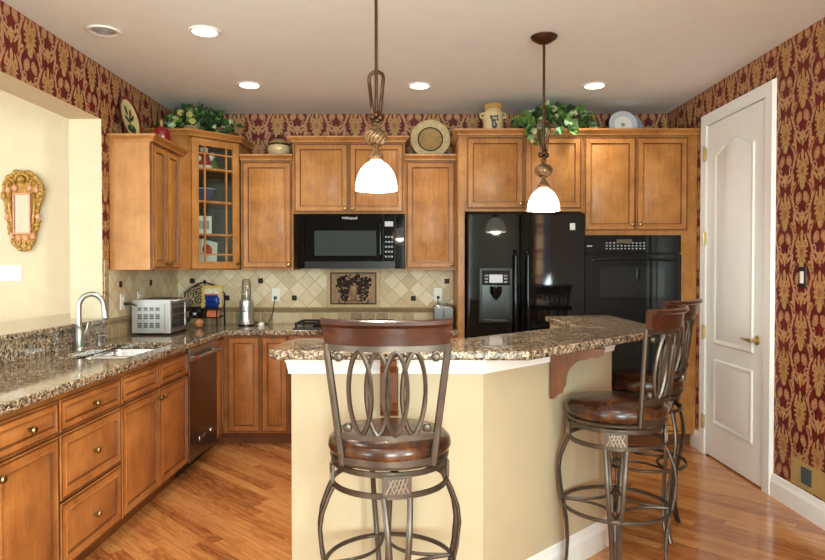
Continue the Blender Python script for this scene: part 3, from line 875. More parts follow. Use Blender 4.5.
def faucet():
    fx, fy = -1.998, 3.90
    r = thing('kitchen_faucet', 'brushed nickel gooseneck pull down faucet behind the sink', 'faucet', (fx, fy, .914))
    MB().lathe([(.032, 0), (.032, .006), (.027, .012), (.03, .05), (.03, .075), (.024, .115), (.018, .13), (.02, .135), (.016, .14)], n=20).build('base', nickel, r, smooth=True)
    a = R(18); dx, dy = math.cos(a), math.sin(a)
    pts = [(0, 0, .13), (0, 0, .250)]
    for i in range(1, 13):
        t = PI - i / 12 * PI * .93
        rr = .068; pts.append((dx * (rr + rr * math.cos(t)), dy * (rr + rr * math.cos(t)), .250 + rr * math.sin(t) * 1.15))
    MB().tube(pts, .0155, 12).build('spout', nickel, r, smooth=True)
    e = Vector(pts[-1]); d = Vector((dx * .12, dy * .12, -1)).normalized()
    m = MB(); m.tube([e - d * .004, e + d * .03, e + d * .06, e + d * .085], [.0145, .0165, .019, .020], 14)
    h = m.build('spray_head', nickel, r, smooth=True)
    m = MB(); m.tube([e + d * .085, e + d * .09], [.017, .016], 14).build('nozzle', black_satin, h)
    m = MB(); m.tube([(.0, .022, .075), (.01, .045, .085), (.02, .055, .12), (.026, .058, .155)], [.010, .009, .007, .006], 10).build('lever', nickel, r, smooth=True)
    s = thing('soap_dispenser', 'small nickel soap dispenser on the counter right of the faucet', 'soap dispenser', (-1.985, 4.12, .914))
    MB().lathe([(.02, 0), (.018, .006), (.011, .012), (.010, .045), (.013, .05), (.012, .06), (.004, .064)], n=16).build('pump', nickel, s, smooth=True)
    MB().tube([(0, 0, .055), (.03, .004, .062), (.055, .008, .052)], [.006, .006, .005], 8).build('spout', nickel, s, smooth=True)
faucet()

# ------------------------------------------------------------------ tile backsplash
def backsplash():
    b = thing('tile_backsplash', 'tan stone tile backsplash on the back wall set on the diagonal with dark insets', 'backsplash', (0, 0, 0))
    y = D - .010; x0, x1 = XL + .012, .343
    MB().box(x0, x1, y, D - .001, 1.056, UZ - .001).box(-.99, -.08, y, D - .001, UZ - .001, 1.84).build('diagonal_tiles', tile_back, b)
    MB().box(x0, x1, y, D - .001, .914, 1.011).build('tile_row', row_back, b)
    MB().sweep([(x0, y + .002), (x1, y + .002)], [(0, 1.011), (.012, 1.011), (.012, 1.022), (.016, 1.028), (.020, 1.045), (.016, 1.056), (0, 1.056)]).build('chair_rail', liner, b)
    for px, z in ((-1.94, 1.288), (-1.637, 1.138), (-1.342, 1.288), (-1.048, 1.138), (-.007, 1.135), (.288, 1.285)):
        MB().box(px - .022, px + .022, y - .004, y + .002, z - .022, z + .022).build('accent_tile', accent, b, bevel=.003)
    b = thing('tile_backsplash', 'tan stone tile backsplash on the left wall behind the toaster oven', 'backsplash', (0, 0, 0))
    x = XL + .010
    MB().box(XL + .001, x, JY + .06, D - .011, 1.056, UZ - .001).build('diagonal_tiles', tile_side, b)
    MB().box(XL + .001, x, JY + .06, D - .011, .914, 1.011).build('tile_row', row_side, b)
    MB().sweep([(x - .002, JY + .06), (x - .002, D - .03)], [(0, 1.011), (.012, 1.011), (.012, 1.022), (.016, 1.028), (.020, 1.045), (.016, 1.056), (0, 1.056)]).build('chair_rail', liner, b)
    m = MB()
    for k in range(5): m.box(XL + .001, XL + .013, JY + .002, JY + .058, .915 + k * .108, .915 + k * .108 + .104)
    m.build('edge_tiles', jamb_tile, b, bevel=.003)
    for yy in (4.62, 5.15): MB().box(x - .002, x + .004, yy - .022, yy + .022, 1.262, 1.306).build('accent_tile', accent, b, bevel=.003)
backsplash()

def relief():
    cx, cz, y = -.53, 1.222, D - .011
    r = thing('relief_plaque', 'dark bronze relief plaque of an urn of grapes on the backsplash behind the cooktop', 'plaque', (cx, y, cz))
    W, H = .232, .166
    def fr(m, w0, h0, w1, h1, d):
        m.box(-w0, -w1, -d, 0, -h0, h0).box(w1, w0, -d, 0, -h0, h0).box(-w1, w1, -d, 0, h1, h0).box(-w1, w1, -d, 0, -h0, -h1)
    m = MB(); fr(m, W, H, W - .030, H - .026, .016); m.build('stone_frame', frame_stone, r, bevel=.003)
    m = MB(); fr(m, W - .030, H - .026, W - .042, H - .038, .010); m.build('dark_border', relief_dark, r, bevel=.002)
    MB().box(-W + .042, W - .042, -.005, 0, -H + .038, H - .038).build('plate', relief_m, r)
    m = MB(); random.seed(11)
    def bunch(cx, cz, n, sx, sz, r0):
        for _ in range(n):
            a, q = random.uniform(0, 2 * PI), math.sqrt(random.random())
            m.sphere((cx + sx * q * math.cos(a), -.006, cz + sz * q * math.sin(a)), random.uniform(.7, 1.1) * r0, 6, 4, sy=.8)
    bunch(0, .072, 110, .150, .044, .012); bunch(-.082, -.02, 70, .046, .090, .011); bunch(.082, -.02, 70, .046, .090, .011)
    bunch(-.12, .03, 14, .03, .03, .012); bunch(.12, .03, 14, .03, .04, .012)
    m.build('grapes', relief_dark, r, smooth='all')
    m = MB(); prof = [(.05, -.118), (.05, -.108), (.022, -.098), (.018, -.08), (.034, -.05), (.04, -.02), (.03, .015), (.022, .03)]
    m.lathe(prof, (0, -.004, 0), 16, sy=.3).build('urn', relief_m, r, smooth=True)
    m = MB()
    for s in (-1, 1): m.tube([(s * (.05 + .075 * t + .012 * math.sin(t * 9)), -.007, -.115 + .02 * math.sin(t * 7)) for t in [i / 14 for i in range(15)]], .005, 6)
    m.build('vine', relief_dark, r)
relief()

def outlet(label, loc, rz, plug=True):
    r = thing('wall_outlet', label, 'outlet', loc, rz, None)
    MB().box(-.036, .036, -.007, 0, -.058, .058).build('cover_plate', plastic_white, r, bevel=.003)
    m = MB()
    for z in (-.02, .02):
        m.lathe([(.016, 0), (.015, .004)], T=Matrix.Translation((0, -.006, z)) @ Matrix.Rotation(PI / 2, 4, 'X'), n=16)
        m.box(-.007, -.004, -.0115, -.006, z - .005, z + .006).box(.004, .007, -.0115, -.006, z - .005, z + .006)
    m.build('receptacle', plastic_white, r)
    return r
def cord(name, label, pts, r_=.004, plug=None, mats=cord_black):
    o = thing(name, label, 'cord', pts[0])
    p0 = Vector(pts[0])
    # smooth polyline
    P = [Vector(p) - p0 for p in pts]; Q = []
    for i in range(len(P) - 1):
        a, b, c_, d = P[max(i - 1, 0)], P[i], P[i + 1], P[min(i + 2, len(P) - 1)]
        for k in range(6):
            t = k / 6; Q.append(.5 * ((2 * b) + (c_ - a) * t + (2 * a - 5 * b + 4 * c_ - d) * t * t + (3 * b - a - 3 * c_ + d) * t ** 3))
    Q.append(P[-1])
    MB().tube(Q, r_, 6).build('cable', mats, o, smooth=True)
    MB().box(-.012, .012, -.03, -.001, -.012, .012).build('plug', mats, o, bevel=.003)
    return o
yb = D - .0105
outlet('white outlet on the back wall behind the blender, cord plugged in', (-1.208, yb, 1.165), 0)
outlet('white outlet on the back wall left of the refrigerator panel, cord plugged in', (.21, yb, 1.168), 0)
xl = XL + .0105
outlet('white outlet on the left wall left of the toaster oven, plug in it', (xl, 4.64, 1.16), R(90))
outlet('white outlet plate on the left wall just above the toaster oven', (xl, 4.93, 1.165), R(90))
cord('power_cable', 'black cord hanging from the outlet right of the silver blender', [(-1.208, yb - .012, 1.142), (-1.215, yb - .045, 1.10), (-1.225, yb - .05, 1.02), (-1.245, yb - .06, .95), (-1.275, yb - .08, .919), (-1.33, yb - .10, .919), (-1.36, yb - .09, .935), (-1.385, yb - .12, .919)])
cord('power_cable', 'black cord hanging from the outlet beside the refrigerator panel', [(.21, yb - .012, 1.145), (.205, yb - .05, 1.11), (.19, yb - .055, 1.04), (.185, yb - .06, 1.0), (.21, yb - .07, .95), (.235, yb - .10, .919)])
o = thing('power_cable', 'short black cord from the left wall outlet into the toaster oven', 'cord', (xl + .012, 4.645, 1.145))
MB().tube([(0.02, 0, 0), (.045, .03, -.004), (.06, .08, -.02), (.055, .15, -.05)], .0045, 6).build('cable', cord_black, o, smooth=True)
MB().box(-.001, .03, -.012, .012, -.012, .012).build('plug', cord_black, o, bevel=.003)

# ------------------------------------------------------------------ countertop appliances
def toaster_oven():
    x0, x1, y0, y1, z0, z1 = -2.035, -1.755, 4.715, 5.115, .932, 1.172
    r = thing('toaster_oven', 'silver toaster oven with louvred side panel on the left counter', 'toaster oven', (x0, y0, .914))
    w_, d, h, zb = x1 - x0, y1 - y0, z1 - .914, z0 - .914
    MB().box(.006, w_ - .01, .008, d - .008, zb, h).build('body', plain('toaster_dark', rgb(70, 68, 66), .4, .6), r, bevel=.006)
    m = MB().box(0, w_ - .002, 0, .008, zb - .004, h); sp = m.build('side_panel', plain('toaster_silver', rgb(176, 174, 170), .4, .4), r, bevel=.003)
    lm = plain('louvre_dark', rgb(52, 52, 54), .5, .1)
    for row in range(3):
        m = MB()
        for col in range(4):
            for k in range(2 if row == 2 else 3):
                cx, cz = .058 + col * .043, zb + .052 + row * .062
                m.box(cx - .015, cx + .015, -.0015, .002, cz - .015 + k * .013, cz - .0065 + k * .013)
        m.build('louvre_row', lm, sp)
    m = MB()
    for row in range(3): m.box(.033, .215, -.0012, .001, zb + .028 + row * .062, zb + .030 + row * .062)
    m.box(.232, .244, -.0012, .001, zb + .02, h - .03)
    m.build('pressed_ribs', plain('rib_grey', rgb(150, 150, 152), .35, .5), sp)
    MB().box(0, w_, d - .008, d, zb - .004, h).build('side_panel', steel, r, bevel=.003)
    f = MB().box(w_ - .012, w_, .008, d - .008, zb, zb + .03).box(w_ - .012, w_, .008, d - .008, h - .03, h).box(w_ - .012, w_, .008, .03, zb + .03, h - .03).box(w_ - .012, w_, d - .09, d - .008, zb + .03, h - .03).build('door', steel, r)
    MB().box(w_ - .010, w_ - .004, .03, d - .09, zb + .03, h - .03).build('door_glass', plain('oven_glass', rgb(60, 62, 60), .05, spec=.8), f)
    m = MB()
    for k in range(3): m.box(w_ - .0045, w_ - .003, .035, d - .095, zb + .075 + k * .05, zb + .078 + k * .05)
    m.build('rack', steel_bright, f)
    m = MB(); m.tube([(w_ - .002, .06, h - .012), (w_ + .045, .06, h - .006), (w_ + .05, .2, h - .006), (w_ + .045, .30, h - .006), (w_ - .002, .30, h - .012)], .009, 10).build('handle', steel_bright, f, smooth=True)
    for k in range(2):
        MB().lathe([(.018, 0), (.016, .02)], T=Matrix.Translation((w_, d - .05, zb + .07 + k * .08)) @ Matrix.Rotation(PI / 2, 4, 'Y'), n=14).build('dial', black_satin, r, smooth=True)
    for x in (.03, w_ - .03):
        for y in (.03, d - .03): MB().lathe([(.012, 0), (.014, zb)], (x, y, 0), 10).build('foot', black_satin, r)
toaster_oven()

def rack():
    r = thing('scroll_rack', 'black wrought iron scrollwork rack standing in the counter corner', 'rack', (-1.80, 5.52, .914))
    w_, h, dp = .17, .36, .11
    m = MB()
    for x in (-w_, w_):
        for y in (-dp, dp): m.tube([(x, y, 0), (x, y, .16 if y < 0 else .27)], .006, 8)
    m.build('posts', iron, r)
    for z in (.075, .15):
        m = MB(); m.tube([(-w_, -dp, z), (w_, -dp, z), (w_, dp, z), (-w_, dp, z)], .005, 6, closed=True)
        for k in range(7): m.tube([(-w_ + (k + .5) * 2 * w_ / 7, -dp, z), (-w_ + (k + .5) * 2 * w_ / 7, dp, z)], .003, 6)
        m.build('wire_shelf', iron, r)
    m = MB()
    m.tube([(-w_, dp, .27)] + [(-w_ + 2 * w_ * i / 12, dp, .27 + .09 * math.sin(PI * i / 12)) for i in range(1, 12)] + [(w_, dp, .27)], .006, 8)
    def scroll(cx, cz, r0, s, turns=1.6):
        pts = []
        for i in range(26):
            t = i / 25; a = t * turns * 2 * PI; q = r0 * (1 - .8 * t); pts.append((cx + s * q * math.cos(a), dp, cz + q * math.sin(a)))
        m.tube(pts, .0042, 6)
    for s in (-1, 1):
        scroll(s * .05, .295, .045, s); scroll(s * .115, .255, .042, -s); scroll(s * .05, .21, .042, -s); scroll(s * .125, .185, .03, s)
    m.tube([(0, dp, .15), (0, dp, .355)], .005, 6)
    m.sphere((0, dp, .37), .014, 10, 6)
    m.build('scroll_back', iron, r)
    # what it holds
    p = thing('magazine', 'yellow edged magazine standing upright in the black scroll rack', 'magazine', (-1.70, 5.50, 1.067), R(8))
    T = Matrix.Rotation(R(-14), 4, 'X')
    MB().box(-.085, .085, 0, .012, 0, .19, T).build('pages', plain('magazine_yellow', rgb(206, 166, 74), .4), p)
    MB().box(-.065, .072, -.0015, -.0002, .02, .165, T).build('cover_picture', plain('magazine_cover', rgb(206, 196, 168), .3, var=.3, scale=25), p)
    p = thing('snack_bag', 'shiny blue bag lying in the black scroll rack', 'bag', (-1.69, 5.455, 1.067), R(-6))
    m = MB(); L = []
    for k in range(9):
        z = .105 * k / 8; th = .020 * math.sin(PI * k / 8) ** .6 + .0015; wd = .060 + .006 * math.cos(k * 2.1)
        L.append([Vector((wd * math.copysign(abs(math.cos(a)) ** .5, math.cos(a)) + .012 * math.sin(z * 30), th * math.sin(a) * (1 + .25 * math.sin(3 * a + k)), z)) for a in [2 * PI * i / 24 for i in range(24)]])
    m.rings(L, True, True).build('packet', plain('blue_foil', rgb(24, 52, 128), .3, .1, var=.3, scale=30), p, smooth='all')
    MB().box(-.058, .058, -.002, .002, .100, .116).build('crimped_seal', plain('seal_red', rgb(170, 60, 44), .4), p)
    p = thing('snack_packet', 'small red and orange packet under the blue bag in the rack', 'packet', (-1.665, 5.42, .992), R(10))
    MB().box(-.05, .05, -.008, .008, 0, .055, Matrix.Rotation(R(-18), 4, 'X')).build('wrapper', plain('orange_wrapper', rgb(196, 96, 50), .3, var=.5, scale=40), p, bevel=.004)
    for k, (dx, lab) in enumerate(((-.075, 'dark bottle lying in the rack nearer the toaster oven'), (.005, 'dark bottle lying in the rack under the packets'))):
        b = thing('wine_bottle', lab, 'bottle', (-1.80 + dx, 5.43, .992 + .032))
        T = Matrix.Rotation(PI / 2, 4, 'X') @ Matrix.Translation((0, 0, -.17))
        MB().lathe([(.02, .02), (.031, .022), (.031, .15), (.013, .19), (.012, .25)], n=16, T=T).build('glass', plain('bottle_dark%d' % k, rgb(22, 24, 26), .08), b, smooth=True)
        MB().lathe([(.0135, .235), (.0135, .262), (.008, .264)], n=14, T=T).build('capsule', plain('capsule_silver%d' % k, rgb(190, 186, 196), .25, .8), b, smooth=True)
    o = MB().sphere((0, 0, .038), .038, 20, 12, sz=1.0)
    b = tag(o.build('wooden_ball', plain('orange_brown_ball', rgb(176, 118, 72), .5, var=.25, scale=40), smooth='all', loc=(-1.745, 5.30, .914)), 'round tan brown ball on the counter in front of the rack', 'ball')
rack()

def blender():
    r = thing('blender', 'silver bullet style blender with a clear cup on the back counter', 'blender', (-1.418, 5.535, .914))
    MB().lathe([(.066, 0), (.067, .008), (.060, .02), (.054, .06), (.056, .16), (.058, .185), (.054, .212), (.045, .220)], n=24).build('motor_base', plain('silver_base', rgb(196, 194, 190), .28, .8), r, smooth=True)
    MB().lathe([(.068, 0), (.068, .012), (.06, .014)], n=24).build('foot_ring', black_satin, r, smooth=True)
    MB().lathe([(.040, .222), (.041, .24), (.040, .30), (.036, .37), (.030, .388), (.012, .394)], n=24).build('cup', cup_glass, r, smooth=True)
    MB().lathe([(.042, .214), (.043, .23), (.039, .236)], n=24).build('blade_collar', plain('collar_grey', rgb(120, 116, 112), .3), r, smooth=True)
    for i in range(1): MB().box(-.018, .018, -.0585, -.054, .12, .13).build('name_plate', plain('plate_dark', rgb(90, 88, 88), .4), r)
    s = tag(MB().lathe([(.026, 0), (.028, .006), (.026, .022), (.014, .03), (.004, .032)], n=18).build('measuring_cap', plastic_white, smooth=True, loc=(-1.285, 5.50, .914)), 'small white round cap on the counter right of the blender', 'cap')
blender()

def cooktop():
    r = thing('cooktop', 'black gas cooktop with iron grates set in the back counter', 'cooktop', (-.56, 5.40, .914))
    MB().box(-.40, .40, -.22, .22, .0, .012).build('burner_plate', plain('cooktop_steel', rgb(70, 70, 74), .2, .7), r, bevel=.004)
    for cx in (-.22, .22):
        m = MB()
        for s in (-1, 1): m.box(cx - .17, cx + .17, s * .19 - .006, s * .19 + .006, .034, .048).box(cx + s * .165 - .006, cx + s * .165 + .006, -.19, .19, .034, .048)
        for y in (-.1, .1):
            m.box(cx - .17, cx + .17, y - .005, y + .005, .038, .05)
            m.box(cx - .005, cx + .005, y - .08, y + .08, .038, .05)
        for sx in (-1, 1):
            for sy in (-1, 1): m.box(cx + sx * .16 - .008, cx + sx * .16 + .008, sy * .185 - .008, sy * .185 + .008, .012, .036)
        m.build('grate', iron, r)
        for y in (-.1, .1): MB().lathe([(.04, .012), (.04, .022), (.03, .028), (.01, .03)], (cx, y, 0), 18).build('burner', iron, r, smooth=True)
    for k in range(4): MB().lathe([(.018, .012), (.016, .036)], (.0, -.15 + k * .1, 0), 14).build('control_knob', black_satin, r, smooth=True)
cooktop()
def toaster():
    r = thing('toaster', 'chrome two slot toaster on the counter beside the refrigerator panel', 'toaster', (.243, 5.50, .914))
    MB().box(-.085, .085, -.13, .13, .012, .185).build('body', plain('chrome_body', rgb(128, 124, 120), .16, .9), r, bevel=.02, seg=4, smooth=True)
    MB().box(-.078, .078, -.135, -.128, .02, .16).build('end_panel', plain('toaster_end', rgb(96, 92, 90), .25, .6), r, bevel=.003)
    MB().box(-.004, .004, -.139, -.134, .05, .15).build('lever_slot', black_satin, r)
    MB().box(-.02, .02, -.16, -.134, .05, .068).build('lever', black_satin, r, bevel=.004)
    MB().lathe([(.016, 0), (.014, .014)], T=Matrix.Translation((-.045, -.134, .045)) @ Matrix.Rotation(PI / 2, 4, 'X'), n=14).build('dial', black_satin, r)
    for s in (-.03, .03): MB().box(s - .014, s + .014, -.1, .1, .183, .187).build('slot', black_satin, r)
    for x in (-.06, .06):
        for y in (-.1, .1): MB().lathe([(.012, 0), (.012, .014)], (x, y, 0), 10).build('foot', black_satin, r)
toaster()

# ------------------------------------------------------------------ island
IB = [(-.488, 2.60), (.275, 2.60), (1.005, 3.33), (.945, 3.45), (.945, 4.28), (.888, 4.28), (.888, 3.62), (.20, 2.90), (-.488, 2.90)]
def island():
    r = thing('kitchen_island', 'cream painted angled kitchen island with white trim', 'kitchen island', (0, 0, 0))
    MB().prism(IB, 0, 1.044).build('base_wall', island_paint, r)
    path = [IB[8], IB[0], IB[1], IB[2], IB[3], IB[4]]
    MB().sweep(path, [(0, .978), (.010, .978), (.011, .99), (.015, 1.005), (.017, 1.02), (.022, 1.03), (.022, 1.044), (0, 1.044)]).build('top_moulding', white, r)
    MB().sweep(path, BB).build('baseboard', white, r)
    # corbels: thickness along the wall, profile out from it
    def corbel(px, py, ang, depth, hgt, t=.062):
        prof = [(0, 0), (.022, 0), (.028, .012), (.052, .022), (.058, .05), (.064, .055)]
        for i in range(1, 9):
            a = i / 9 * PI / 2
            prof.append((.064 + (depth * .62 - .064) * (1 - math.cos(a)), .055 + (hgt - .05 - .055) * math.sin(a)))
        prof += [(depth * .66, hgt - .048), (depth * .70, hgt - .04), (depth * .86, hgt - .038), (depth * .97, hgt - .022), (depth, hgt)] + [(0, hgt)]
        T = Matrix.Translation((px, py, 1.043 - hgt)) @ Matrix.Rotation(ang, 4, 'Z')
        m = MB()
        a_ = [m.bm.verts.new(T @ Vector((u, -t / 2, v))) for u, v in prof]; b_ = [m.bm.verts.new(T @ Vector((u, t / 2, v))) for u, v in prof]
        m._f(a_); m._f(list(reversed(b_)))
        for i in range(len(prof)): m._f([a_[i], b_[i], b_[(i + 1) % len(prof)], a_[(i + 1) % len(prof)]])
        m.box(-.002, .014, -t / 2 - .005, t / 2 + .005, -.006, hgt, T)
        m.build('corbel', corbel_wood, r)
    corbel(-.098, 2.599, R(-90), .105, .225)
    corbel(.618, 2.943, R(-16), .232, .222)
    top = [(-.525, 2.49), (.44, 2.475), (1.15, 3.225), (1.31, 3.55), (1.325, 4.42), (.866, 4.33), (.88, 3.56), (.71, 3.435), (.23, 2.945), (-.53, 2.945), (-.555, 2.86), (-.565, 2.54)]
    tag(MB().prism(top, 1.0455, 1.082).build('countertop', granite, bevel=.010, seg=3), 'speckled granite raised bar top on the angled island', 'countertop')
island()

# ------------------------------------------------------------------ bar stools
def make_stool(label, loc, rz):
    r = thing('bar_stool', label, 'bar stool', loc, rz, 'bar stools around the island')
    MB().lathe([(.05, .756), (.18, .756), (.206, .764), (.216, .786), (.212, .808), (.194, .826), (.12, .838), (.04, .842)], n=40).build('seat', leather, r, smooth='all')
    m = MB(); m.lathe([(.195, .744), (.207, .746), (.209, .756), (.2, .760), (.19, .752)], n=40, cap0=False, cap1=False)
    m.lathe([(.19, .744), (.19, .752)], n=40); m.build('seat_pan', pewter, r, smooth=True)
    MB().lathe([(.10, .715), (.10, .745)], n=24).build('swivel', iron, r)
    def ring(rad, z, hh, t=.008):
        return [(rad - t, z - hh), (rad, z - hh), (rad, z + hh), (rad - t, z + hh), (rad - t, z - hh)]
    for z, rad in ((.727, .196), (.660, .203)):
        MB().lathe(ring(rad, z, .009), n=44, cap0=False, cap1=False).build('apron_ring', pewter, r, smooth=True)
    MB().box(-.195, .195, -.012, .012, .718, .726).box(-.012, .012, -.195, .195, .718, .7255).build('cross_bar', iron, r)
    for k in range(4):
        a = R(-90 + 90 * k)
        T = Matrix.Rotation(a + R(90), 4, 'Z')           # local -y outward
        m = MB().mat(0).box(-.047, .047, -.204, -.194, .662, .726, T)
        md = m.build('medallion', pewter, r, bevel=.002)
        m = MB()
        for i in range(5): m.tube([T @ Vector((-.036 + i * .013, -.2055, .670)), T @ Vector((-.014 + i * .012, -.2075, .718))], .0028, 5)
        for i in range(4): m.tube([T @ Vector((.038 - i * .016, -.2055, .672)), T @ Vector((.014 - i * .014, -.2075, .716))], .0022, 5)
        m.build('basket_weave', pewter_light, md)
        # double bar leg: bulge out, waist, flare to the foot
        zs = [(.197, .655), (.214, .62), (.236, .56), (.244, .50), (.236, .42), (.222, .35), (.209, .27), (.204, .19), (.208, .11), (.222, .04), (.236, .0)]
        m = MB()
        for s in (-1, 1):
            pts = [T @ Vector((s * (.0115 + .031 * max(0, (z - .16) / .495) ** 1.25), -rr, z + .0)) for rr, z in zs]
            # smooth
            m.tube(pts, .0105, 8, flat=.75, up=(T.to_3x3() @ Vector((1, 0, 0))))
        lg = m.build('leg', pewter, r, smooth=True)
    zf = .367
    MB().tube([(.226 * math.cos(2 * PI * i / 48), .226 * math.sin(2 * PI * i / 48), zf) for i in range(48)], .0085, 8, closed=True).build('foot_ring', pewter, r, smooth=True)
    m = MB()
    for k in range(4):
        a0 = R(90 * k); A = Vector((.222 * math.cos(a0), .222 * math.sin(a0), zf + .004)); B = Vector((.222 * math.cos(a0 + PI / 2), .222 * math.sin(a0 + PI / 2), zf + .004))
        mid = Vector((math.cos(a0 + PI / 4), math.sin(a0 + PI / 4), 0))
        m.tube([A.lerp(B, i / 12) - mid * .075 * math.sin(PI * i / 12) for i in range(13)], .0065, 6)
    m.build('inner_scroll', pewter, r, smooth=True)
    # backrest: curved round the sitter, leaning back
    def by(x, z):
        t = (z - .77) / .46
        return -(.155 + .045 * t) - (.050 + .006 * t) * max(0, 1 - (x / (.155 + .055 * t)) ** 2)
    def hx(z): return .150 + .046 * (z - .77) / .38
    for s in (-1, 1):
        pts = [(s * hx(z), by(s * hx(z), z), z) for z in (.752, .80, .90, 1.0, 1.08, 1.158)]
        MB().tube(pts, .0125, 8, flat=.8, up=(s * .9, -.4, 0)).build('back_post', pewter, r, smooth=True)
    def bar(z, half, hh, name='cross_rail'):
        m = MB(); L = []
        for i in range(17):
            x = -half + 2 * half * i / 16; y = by(x, z)
            L.append([Vector((x, y - .006, z - hh)), Vector((x, y + .006, z - hh)), Vector((x, y + .006, z + hh)), Vector((x, y - .006, z + hh))])
        m.rings(L, True, True).build(name, pewter, r, smooth=True)
    bar(1.142, hx(1.142), .010); bar(.852, hx(.852), .009); bar(.768, hx(.768), .011)
    # rolled crest rail
    m = MB(); L = []
    N = 24
    for i in range(N + 1):
        t = i / N * 2 - 1
        x = t * .199; y = by(x * .93, 1.19); ends = .006 * (abs(t) ** 6)
        sec = [(.010, 1.152), (.012, 1.19), (.010, 1.216), (.002, 1.229), (-.014, 1.234), (-.030, 1.229), (-.034, 1.218), (-.026, 1.211), (-.016, 1.207), (-.013, 1.19), (-.011, 1.152)]
        fl = 1 + .055 * 1
        L.append([Vector((x * (1 + .06 * (z - 1.15) / .09), y + o, z + (.004 * abs(t) ** 4))) for o, z in sec])
    m.rings(L, True, True).build('crest_rail', rail_wood, r, smooth=True)
    for k in range(4):
        cx = -.0855 + k * .057; m = MB()
        pts = []
        for i in range(32):
            a = 2 * PI * i / 32; x = cx + .037 * math.copysign(abs(math.cos(a)) ** 1.25, math.cos(a)); z = .997 + .136 * math.sin(a)
            pts.append((x * (1 + .22 * (z - .997)), by(x, z) + (.004 if k % 2 else -.002), z))
        m.tube(pts, .008, 6, closed=True).build('oval_scroll', pewter, r, smooth=True)
    for sx in (-1, 1):
        for z in (.882, 1.112):
            x = sx * (hx(z) - .036)
            T = Matrix.Translation((x, by(x, z) + .008, z)) @ Matrix.Rotation(PI / 2, 4, 'X')
            MB().lathe([(.014, 0), (.0145, .012), (.011, .017), (.004, .019)], n=16, T=T).build('rosette', pewter, r, smooth=True)
            x2 = sx * (hx(z) - .012)
    return r
st = make_stool('pewter and brown leather bar stool nearest the camera, seen squarely from behind', (-.086, 2.295, 0), R(9))
def swivel(r, a):
    for c in r.children:
        if c.name.split('.')[0] in ('seat', 'seat_pan', 'back_post', 'cross_rail', 'crest_rail', 'oval_scroll', 'rosette', 'swivel'): c.rotation_euler.z = a
    return r
swivel(st, R(-9))
s2 = dup(st, (.880, 2.850, 0), R(-17), 'pewter and brown leather bar stool beside the corbel on the angled island side')
swivel(s2, R(69))
s3 = dup(st, (1.228, 3.53, 0), R(16), 'farthest bar stool, mostly hidden behind the one at the angled side')
swivel(s3, R(30))

# ------------------------------------------------------------------ pendants and ceiling lights
def pendant(label, x, y, zs):
    r = thing('pendant_light', label, 'pendant lamp', (x, y, CZ), 0, 'pendant lights over the island')
    zb = zs - CZ
    MB().lathe([(.012, -.048), (.03, -.044), (.055, -.030), (.072, -.018), (.078, -.006), (.070, -.001)], n=28).build('canopy', bronze, r, smooth=True)
    MB().tube([(0, 0, -.04), (0, 0, zb + .30)], .0075, 10).build('rod', bronze, r, smooth=True)
    # leaf shaped double loop round the rod
    for s in (-1, 1):
        m = MB()
        pts = []
        for i in range(21):
            t = i / 20; z = zb + .31 + .215 * t
            wd = .026 * (.22 + .78 * min(1, t / .8)) * (1 if t < .84 else math.sqrt(max(0, 1 - ((t - .84) / .16) ** 2)))
            pts.append((s * (wd + .006), .012 * math.sin(t * PI * 2) * s, z))
        m.tube(pts, .0085, 8, flat=.8).build('loop_strap', bronze, r, smooth=True)
    m = MB(); m.sphere((-.016, 0, zb + .325), .018, 10, 6).sphere((.016, .004, zb + .322), .018, 10, 6).sphere((0, -.012, zb + .332), .015, 10, 6).sphere((.004, -.006, zb + .308), .014, 10, 6)
    m.build('knot', bronze, r, smooth='all')
    MB().lathe([(.012, .30), (.019, .29), (.010, .278), (.014, .272), (.010, .266)], (0, 0, zb), 16).build('neck', bronze_mix, r, smooth=True)
    m = MB().sphere((0, 0, zb + .234), .048, 24, 12, sz=.72)
    for k in range(14):
        a0 = 2 * PI * k / 14; pts = []
        for i in range(11):
            t = .12 + .76 * i / 10; ph = PI * t; a = a0 + t * 1.9
            pts.append((.049 * math.sin(ph) * math.cos(a), .049 * math.sin(ph) * math.sin(a), zb + .234 - .036 * math.cos(ph)))
        m.tube(pts, .0048, 5)
    m.build('twisted_ball', bronze_mix, r, smooth='all')
    MB().lathe([(.010, .205), (.018, .198), (.011, .188), (.014, .178), (.028, .160), (.036, .146), (.034, .138), (.026, .130)], (0, 0, zb), 20).build('shade_holder', bronze_mix, r, smooth=True)
    m = MB(); prof = []
    for i in range(11):
        a = i / 10 * PI / 2; prof.append((.094 * math.cos(a) ** .9 if i < 10 else .028, .132 * math.sin(a)))
    m.lathe(prof + [(.024, .128)] + [(p * .96, z * .96 + .001) for p, z in reversed(prof[:-1])], (0, 0, zb), 32, cap0=False, cap1=False).build('glass_shade', shade_m, r, smooth=True)
    l = bpy.data.lights.new('pendant_bulb', 'POINT'); l.energy = 14; l.color = (1, .85, .65); l.shadow_soft_size = .05
    o = bpy.data.objects.new('pendant_bulb', l); C.objects.link(o); o.parent = r; o.location = (0, 0, zb + .03)
pendant('bronze pendant lamp with white shade nearer the camera, in front of the microwave cabinet', -.168, 2.92, 1.742)
pendant('bronze pendant lamp with white shade hanging in front of the refrigerator', .754, 3.83, 1.732)

